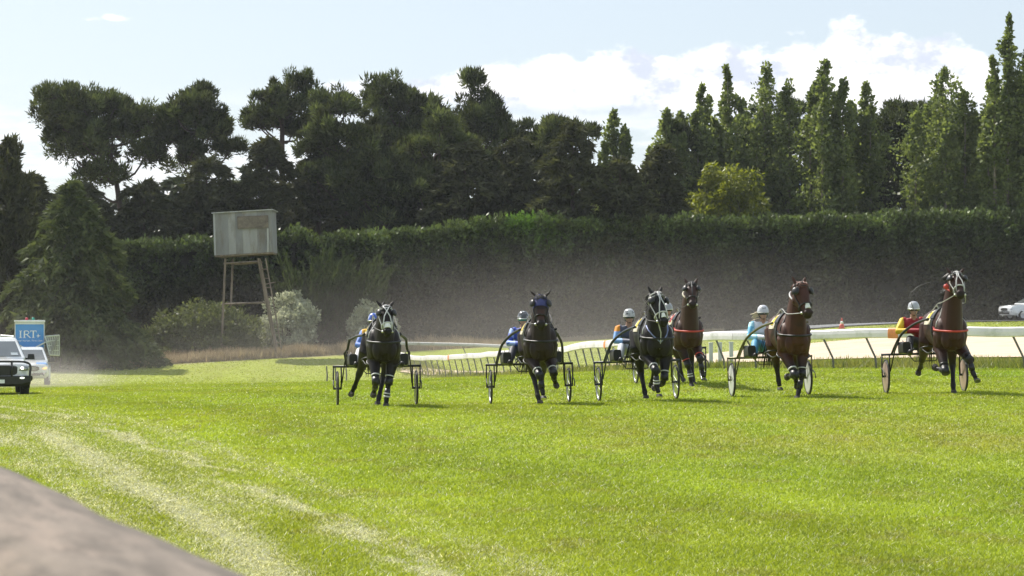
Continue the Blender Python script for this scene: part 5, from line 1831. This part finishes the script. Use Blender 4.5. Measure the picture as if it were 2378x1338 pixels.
def make_vehicle(name, label, loc, yaw, kind='ute', paint=wpaint, cat='ute', group='vehicles'):
    root = empty(name, loc, yaw)
    tag(root, label, cat, group)
    suv = kind == 'suv'
    def sec(y, w, zb, zt, ch=.10):
        return np.array([(-w * .86, y, zb), (-w, y, zb + .14), (-w * 1.005, y, zt - .30), (-w * .965, y, zt - ch), (-w * .86, y, zt - .012), (0, y, zt + .015),
                         (w * .86, y, zt - .012), (w * .965, y, zt - ch), (w * 1.005, y, zt - .30), (w, y, zb + .14), (w * .86, y, zb)])
    st = [(-2.62, .66, .52, .86), (-2.56, .80, .44, .98), (-2.44, .885, .40, 1.04), (-2.15, .925, .38, 1.085), (-1.2, .93, .38, 1.15), (0, .93, .38, 1.14), (1.0, .93, .38, 1.14), (2.2, .925, .40, 1.15 if not suv else 1.12), (2.62, .89, .46, 1.13), (2.68, .84, .52, 1.05)]
    if suv:
        st = [(y * .87, w, zb - .06, zt - .08) for y, w, zb, zt in st]
    sc_ = .87 if suv else 1
    body = MB().loft([sec(*q) for q in st]).build('body', paint, root, smooth=True)
    body.modifiers.new('b', 'EDGE_SPLIT').split_angle = RAD(38)
    zb_, zr = (1.10, 1.80) if not suv else (1.03, 1.62)
    yb0, yb1, yr0, yr1 = (-1.28, 1.02, -.42, .80) if not suv else (-1.05, 2.15, -.25, 1.75)
    cab = MB()
    lv = [(zb_, .865, yb0, yb1), (zb_ + .08, .86, yb0 + .06, yb1 - .02), (zr - .09, .655, yr0 - .02, yr1 + .05), (zr - .03, .62, yr0 + .07, yr1 - .02), (zr, .52, yr0 + .22, yr1 - .2)]
    def rr(z, w, a, b, c=.10):
        return np.array([(-w + c * .4, a, z), (w - c * .4, a, z), (w, a + c, z), (w, b - c, z), (w - c * .4, b, z), (-w + c * .4, b, z), (-w, b - c, z), (-w, a + c, z)])
    cab.loft([rr(*q) for q in lv])
    cb = cab.build('cabin', paint, root, smooth=False, bevel=.012)
    def lerp(z):
        i0, i1 = lv[1], lv[2]; f = (z - i0[0]) / (i1[0] - i0[0])
        return [i0[j] * (1 - f) + i1[j] * f for j in (1, 2, 3)]
    z0, z1 = zb_ + .12, zr - .13
    w0, a0, b0 = lerp(z0); w1, a1, b1 = lerp(z1)
    e = .012
    MB().prism([(-w0 + .10, a0 - e, z0), (w0 - .10, a0 - e, z0), (w1 - .08, a1 - e, z1), (-w1 + .08, a1 - e, z1)], (0, -.006, .003)).build('windscreen', glass_m, cb)
    ym = .05
    for s in (-1, 1):
        MB().prism([(s * (w0 + e), a0 + .18, z0), (s * (w0 + e), ym, z0), (s * (w1 + e), ym, z1), (s * (w1 + e), a1 + .10, z1)], (s * .006, 0, .003)).build('side_window', glass_m, cb)
        MB().prism([(s * (w0 + e), ym + .08, z0), (s * (w0 + e), b0 - .16, z0), (s * (w1 + e), b1 - .14, z1), (s * (w1 + e), ym + .08, z1)], (s * .006, 0, .003)).build('side_window', glass_m, cb)
        mir = MB().box((s * 1.06, a0 + .34, zb_ + .10), (.22, .11, .17), taper=(.85, .9)).build('mirror', blackp, root, bevel=.02)
        MB().box((s * .93, a0 + .36, zb_ + .04), (.12, .05, .05)).build('mirror_arm', blackp, mir)
        MB().box((s * (.935), .62, 1.0 if not suv else .9), (.02, .16, .03)).build('door_handle', blackp, root)
    if kind != 'suv':
        tray = MB().box((0, 1.85, 1.22), (1.70, 1.55, .14)).build('tray_cover', blackp, root, bevel=.02)
    Rw = .39 if not suv else .35
    for s in (-1, 1):
        for y in (-1.62 * sc_, 1.60 * sc_):
            w = empty('wheel'); w.parent = root
            th = np.linspace(0, 2 * math.pi, 25)
            prof = [(.0, .24), (.0, .36), (.02, .385), (.06, .39), (.19, .39), (.23, .385), (.25, .36), (.25, .24)]
            k_ = Rw / .39
            x0 = .70 if not suv else .68
            MB().loft([np.stack([np.full(24, s * (x0 + a)), y + np.cos(th[:24]) * r * k_, Rw + np.sin(th[:24]) * r * k_], 1) for a, r in prof], cap=False).build('tyre', tyre_m, w, smooth=True)
            MB().loft([np.stack([np.full(24, s * (x0 + a)), y + np.cos(th[:24]) * r * k_, Rw + np.sin(th[:24]) * r * k_], 1) for a, r in ((.04, .245), (.20, .245), (.215, .22), (.19, .10), (.20, .05))]).build('rim', alloy, w, smooth=False)
            ar = np.linspace(-.25, math.pi + .25, 15)
            MB().tube(np.stack([np.full(15, s * .928), y + np.cos(ar) * (Rw + .07), Rw + np.sin(ar) * (Rw + .07)], 1), .035, 6).build('wheel_arch', blackp if kind == 'bullbar' else paint, root, smooth=True)
    yf = -2.62 * sc_
    if kind == 'ute':
        MB().loft([ering((0, yf + .03, .84), (.50, 0, 0), (0, 0, .135), 24, 3.2), ering((0, yf - .035, .84), (.46, 0, 0), (0, 0, .115), 24, 3.2)]).build('grille', blackp, root)
        for z in (.79, .84, .89):
            MB().box((0, yf - .04, z), (.84 - abs(z - .84) * 3, .02, .018)).build('grille_bar', alloy, root)
        MB().box((0, yf - .02, .55), (1.05, .10, .05)).build('lower_grille', blackp, root, bevel=.01)
        for s in (-1, 1):
            MB().loft([ering((s * .70, yf + .12, .88), (.14, 0, 0), (0, .05, .065), 16, 3), ering((s * .69, yf + .03, .87), (.11, 0, 0), (0, .03, .05), 16, 3)]).build('headlight', lamp_or if s > 0 else lamp_off, root, smooth=True)
            MB().ball((s * .66, yf + .06, .56), (.075, .04, .055), 8).build('fog_light', blackp, root, smooth=True)
        MB().box((0, yf - .03, .68), (.36, .02, .11)).build('number_plate', signw, root)
    elif kind == 'bullbar':
        MB().loft([ering((0, yf + .05, .82), (.60, 0, 0), (0, 0, .17), 24, 4), ering((0, yf - .02, .82), (.56, 0, 0), (0, 0, .15), 24, 4)]).build('grille', blackp, root)
        for s in (-1, 1):
            hl_ = MB().loft([ering((s * .73, yf + .14, .90), (.20, 0, 0), (0, .05, .10), 16, 3.4), ering((s * .72, yf + .03, .89), (.175, 0, 0), (0, .03, .08), 16, 3.4)]).build('headlight', lamp_off, root, smooth=True)
            MB().ball((s * .71, yf + .02, .89), (.045, .03, .045), 8).build('lamp_bulb', lamp_on, hl_, smooth=True)
            MB().ball((s * .70, yf - .16, .60), (.075, .03, .032), 8).build('fog_light', lamp_fog, root, smooth=True)
        bb = MB().loft([np.array([(-.97, yf + q, .66), (.97, yf + q, .66), (.95, yf + q, .40 + h), (.6, yf + q, .34 + h), (-.6, yf + q, .34 + h), (-.95, yf + q, .40 + h)]) for q, h in ((.25, 0), (-.02, 0), (-.15, .06))]).build('bull_bar', blackp, root, bevel=.02)
        MB().tube(bez([(-.93, yf - .05, .66), (-.95, yf - .02, .95), (-.80, yf - .06, 1.07), (-.35, yf - .10, 1.09), (.35, yf - .10, 1.09), (.80, yf - .06, 1.07), (.95, yf - .02, .95), (.93, yf - .05, .66)], 40), .032, 8).build('hoop', blackp, bb, smooth=True)
        for s in (-1, 1):
            MB().tube([(s * .40, yf - .14, .64), (s * .40, yf - .10, 1.085)], .03, 8).build('upright', blackp, bb, smooth=True)
            MB().tube([(s * 1.0, yf + .3, .62), (s * 1.03, yf + .7, .55), (s * 1.03, yf + 1.0, .50)], .03, 8).build('side_rail', blackp, bb, smooth=True)
        MB().box((0, yf - .16, .50), (.38, .02, .11)).build('number_plate', signw, root)
        MB().prism([(.45, a0 + .12, z0 + .03), (.66, a0 + .12, z0 + .03), (.63, a0 + .17, z0 + .11), (.44, a0 + .17, z0 + .11)], (0, -.14, .004)).build('windscreen_sticker', signw, cb)
    else:
        MB().loft([ering((0, yf + .03, .72), (.42, 0, 0), (0, 0, .10), 20, 3), ering((0, yf - .03, .72), (.38, 0, 0), (0, 0, .085), 20, 3)]).build('grille', blackp, root)
        MB().box((0, yf + .0, .45), (1.2, .12, .12)).build('lower_grille', blackp, root, bevel=.02)
        for s in (-1, 1):
            MB().loft([ering((s * .70, yf + .20, .76), (.17, 0, 0), (0, .09, .085), 16, 3), ering((s * .68, yf + .06, .75), (.13, 0, 0), (0, .05, .06), 16, 3)]).build('headlight', lamp_off, root, smooth=True)
    return root


def ute_at(px, d, yaw_rel):
    b = GP(px, d)
    return b, -math.atan2(px - 1189, FPX) + RAD(yaw_rel)


b, yw = ute_at(-12, 64.5, 2)
b[1] += 0
v1 = make_vehicle('utility_vehicle', 'white utility vehicle with black bull bar and lit lamps, cut by the left edge', b, yw, 'bullbar')
b, yw = ute_at(68, 97.0, -1)
v2 = make_vehicle('starting_gate_vehicle', 'white utility vehicle carrying a blue sign box and folded starting gate', b, yw, 'ute')
# blue decal on the bonnet corner
dp = []
for y in (-2.40, -2.2, -2.0, -1.75):
    z = np.interp(y, [-2.44, -2.15, -1.2], [1.04, 1.085, 1.15]) + .006
    dp.append(np.array([(.35, y, z + .004), (.79, y, z - .008), (.86, y, z - .07), (.35, y, z - .05)]))
MB().loft(dp).build('blue_decal', bpaint, v2)
MB().prism([(.942, -1.2, .62), (.942, 1.0, .62), (.942, 1.0, 1.0), (.942, -1.0, .9)], (.006, 0, 0)).build('blue_decal', bpaint, v2)
# sign box over the tray
bx0 = MB().loft([np.array([(-.69, y, .95), (.69, y, .95), (.69, y, 2.95), (-.69, y, 2.95)]) for y in (.95, 2.3)]).build('sign_box', wpaint, v2, bevel=.03)
MB().box((0, .94, 2.20), (1.30, .02, 1.30)).build('sign_panel', bpaint, bx0)
MB().box((0, 1.6, 3.0), (1.44, 1.5, .10)).build('box_roof', wpaint, v2, bevel=.03)
yl = .92
def stroke(pts, r, nm='letter'):
    return MB().tube(np.array(pts), r, 4).build(nm, signw, bx0)
L_ = MB()
def bar(x0, z0, x1, z1, w):
    L_.prism([(x0 - w if z0 != z1 else x0, yl, z0 - (w if z0 == z1 else 0)), (x0 + w if z0 != z1 else x0, yl, z0 + (-w if z0 == z1 else 0)) if z0 != z1 else (x1, yl, z0 - w),
              (x1 + w if z0 != z1 else x1, yl, z1 + (w if z0 == z1 else 0)), (x1 - w if z0 != z1 else x0, yl, z1 + (w if z0 == z1 else 0))], (0, -.008, 0))
def glyph(nm, fn):
    global L_
    L_ = MB(); fn(); L_.build(nm, signw, bx0, fix=False)
def gI():
    bar(-.42, 2.22, -.42, 2.54, .030); bar(-.49, 2.22, -.35, 2.22, .012); bar(-.49, 2.54, -.35, 2.54, .012)
def gR():
    bar(-.24, 2.22, -.24, 2.54, .030); bar(-.30, 2.22, -.18, 2.22, .012)
    pts = [(-.24, yl, 2.54), (-.12, yl, 2.54), (-.05, yl, 2.50), (-.04, yl, 2.46), (-.06, yl, 2.41), (-.13, yl, 2.38), (-.24, yl, 2.38)]
    L_.tube(bez(pts, 16), .020, 4)
    L_.tube([(-.14, yl, 2.38), (.02, yl, 2.22)], .026, 4); bar(-.01, 2.22, .06, 2.22, .012)
def gT():
    bar(.17, 2.22, .17, 2.54, .030); bar(.11, 2.22, .23, 2.22, .012); bar(.03, 2.54, .31, 2.54, .015); bar(.03, 2.47, .03, 2.54, .010); bar(.31, 2.47, .31, 2.54, .010)
def gP():   # small swept aeroplane mark after the letters
    L_.prism([(.30, yl, 2.30), (.37, yl, 2.33), (.39, yl, 2.43), (.42, yl, 2.33), (.52, yl, 2.31), (.42, yl, 2.28), (.38, yl, 2.20), (.37, yl, 2.28)], (0, -.008, 0))
for q in (gI, gR, gT, gP): glyph('letter' if q is not gP else 'aeroplane_mark', q)
fcv = bpy.data.curves.new('tagline', 'FONT'); fcv.body = 'your horses. First class'; fcv.size = .13; fcv.extrude = .003; fcv.align_x = 'CENTER'
fo = bpy.data.objects.new('tagline', fcv); COL.objects.link(fo)
tm = bpy.data.meshes.new_from_object(fo.evaluated_get(bpy.context.evaluated_depsgraph_get()))
bpy.data.objects.remove(fo)
to = link_mesh('tagline', tm, signw, bx0); to.location = (0, .925, 2.04); to.rotation_euler = (RAD(90), 0, 0)
for x, m_, nm in ((-.14, red_lamp, 'red_beacon'), (.16, green_lamp, 'green_beacon')):
    MB().tube([(x, 1.2, 3.04), (x, 1.2, 3.13), (x, 1.2, 3.18)], [.075, .07, .04], 12).build(nm, m_, v2, smooth=True)
# folded gate wings of aluminium tube
for s in (-1, 1):
    c4 = [np.array([s * .72, .7, 2.28]), np.array([s * 1.36, 1.9, 2.32]), np.array([s * 1.36, 1.9, 1.36]), np.array([s * .92, .7, 1.40])]
    w = empty('gate_wing'); w.parent = v2
    for i in range(4):
        MB().tube([c4[i], c4[(i + 1) % 4]], .035, 6).build('frame_tube', alu_m, w)
    for i in range(1, 6):
        f = i / 6
        MB().tube([c4[0] * (1 - f) + c4[1] * f, c4[3] * (1 - f) + c4[2] * f], .020, 6).build('bar', alu_m, w)
    for i in range(1, 4):
        f = i / 4
        MB().tube([c4[0] * (1 - f) + c4[3] * f, c4[1] * (1 - f) + c4[2] * f], .020, 6).build('bar', alu_m, w)
    MB().prism([q + np.array([0, .03, 0]) for q in c4], (0, .01, 0)).build('mesh_panel', pm('grey_mesh_panel', (.27, .26, .26), rough=.6, metal=.3), w)
    MB().tube([(s * .30, .5, 1.78), (s * .72, .7, 2.0), (s * .95, .7, 2.05)], .035, 6).build('arm', alu_m, w)

# white car on the road, cut by the right edge
cp = GP(2402, 137.0)
v3 = make_vehicle('white_car', 'white car on the road beyond the rail, cut by the right edge', cp + [0, 0, .08], RAD(-72), 'suv', paint=spaint, cat='car')

# ------------------------------------------------------------------ dust and air
def vol_mat(name, col, dens, aniso):
    m, N = new_mat(name)
    out = N.n('ShaderNodeOutputMaterial'); v = N.n('ShaderNodeVolumePrincipled')
    v.inputs['Color'].default_value = tuple(col) + (1,)
    v.inputs['Density'].default_value = dens
    v.inputs['Anisotropy'].default_value = aniso
    N.link(v.outputs[0], out.inputs['Volume'])
    return m


def dust(px, d, rx, ry, rz, dens, label, seed, lift=.0):
    """low drifting dust: a closed lens-like body that thins out evenly towards its rim"""
    c = GP(px, d); c[2] += lift
    n, m = 64, 22
    th = np.linspace(0, 2 * math.pi, n, endpoint=False)
    r = np.linspace(.02, 1, m)
    front, back = [], []
    for q in r:
        k = .70 + .65 * fbm(np.cos(th) * 1.7 + 10, np.sin(th) * 1.7 + 10, seed, 3)
        x, z = np.cos(th) * q * rx * k, np.sin(th) * q * rz * k
        lump = .55 + .9 * fbm(x * 2.6 / rx + 5, z * 2.6 / rz + 5, seed + 9, 4)
        y = ry * (math.exp(-3.2 * q * q) - math.exp(-3.2)) * lump + .002
        front.append(np.stack([x, -y, z], 1)); back.append(np.stack([x, y, z], 1))
    mb = MB().loft(front + back[::-1])
    o = mb.build('dust', vol_mat('dust_air', (.92, .86, .76), dens, .45), smooth=True)
    o.location = c
    tag(o, label, 'dust', kind='stuff')
    return o


dust(1420, 108, 30, 13, 6.2, .0085, 'pale brown dust cloud hanging behind the middle horses', 201)
dust(1290, 128, 26, 9, 8.0, .0038, 'taller thin dust veil before the hedge behind the second and third horse', 202)
dust(1800, 122, 34, 9, 6.5, .0018, 'thin dust veil before the hedge towards the road', 203)
dust(820, 122, 24, 7, 4.0, .0045, 'low dust before the silver-leaved bushes', 204)
dust(260, 113, 17, 6, 4.5, .0042, 'dust trailing behind the starting gate vehicle', 205)
dust(85, 80, 3.4, 6, 1.5, .05, 'dust kicked up between the two utility vehicles', 206)
dust(-40, 108, 12, 6, 8.0, .003, 'dust hanging by the dark conifer at the edge', 207)
dust(2300, 126, 22, 7, 9.0, .0011, 'faint dust around the car on the road', 208)

hz = MB().box((0, 80, 14), (190, 230, 34)).build('haze', vol_mat('haze_air', (.85, .90, .96), .00015, .35))
tag(hz, 'thin bright haze filling the whole field', 'haze', kind='stuff')
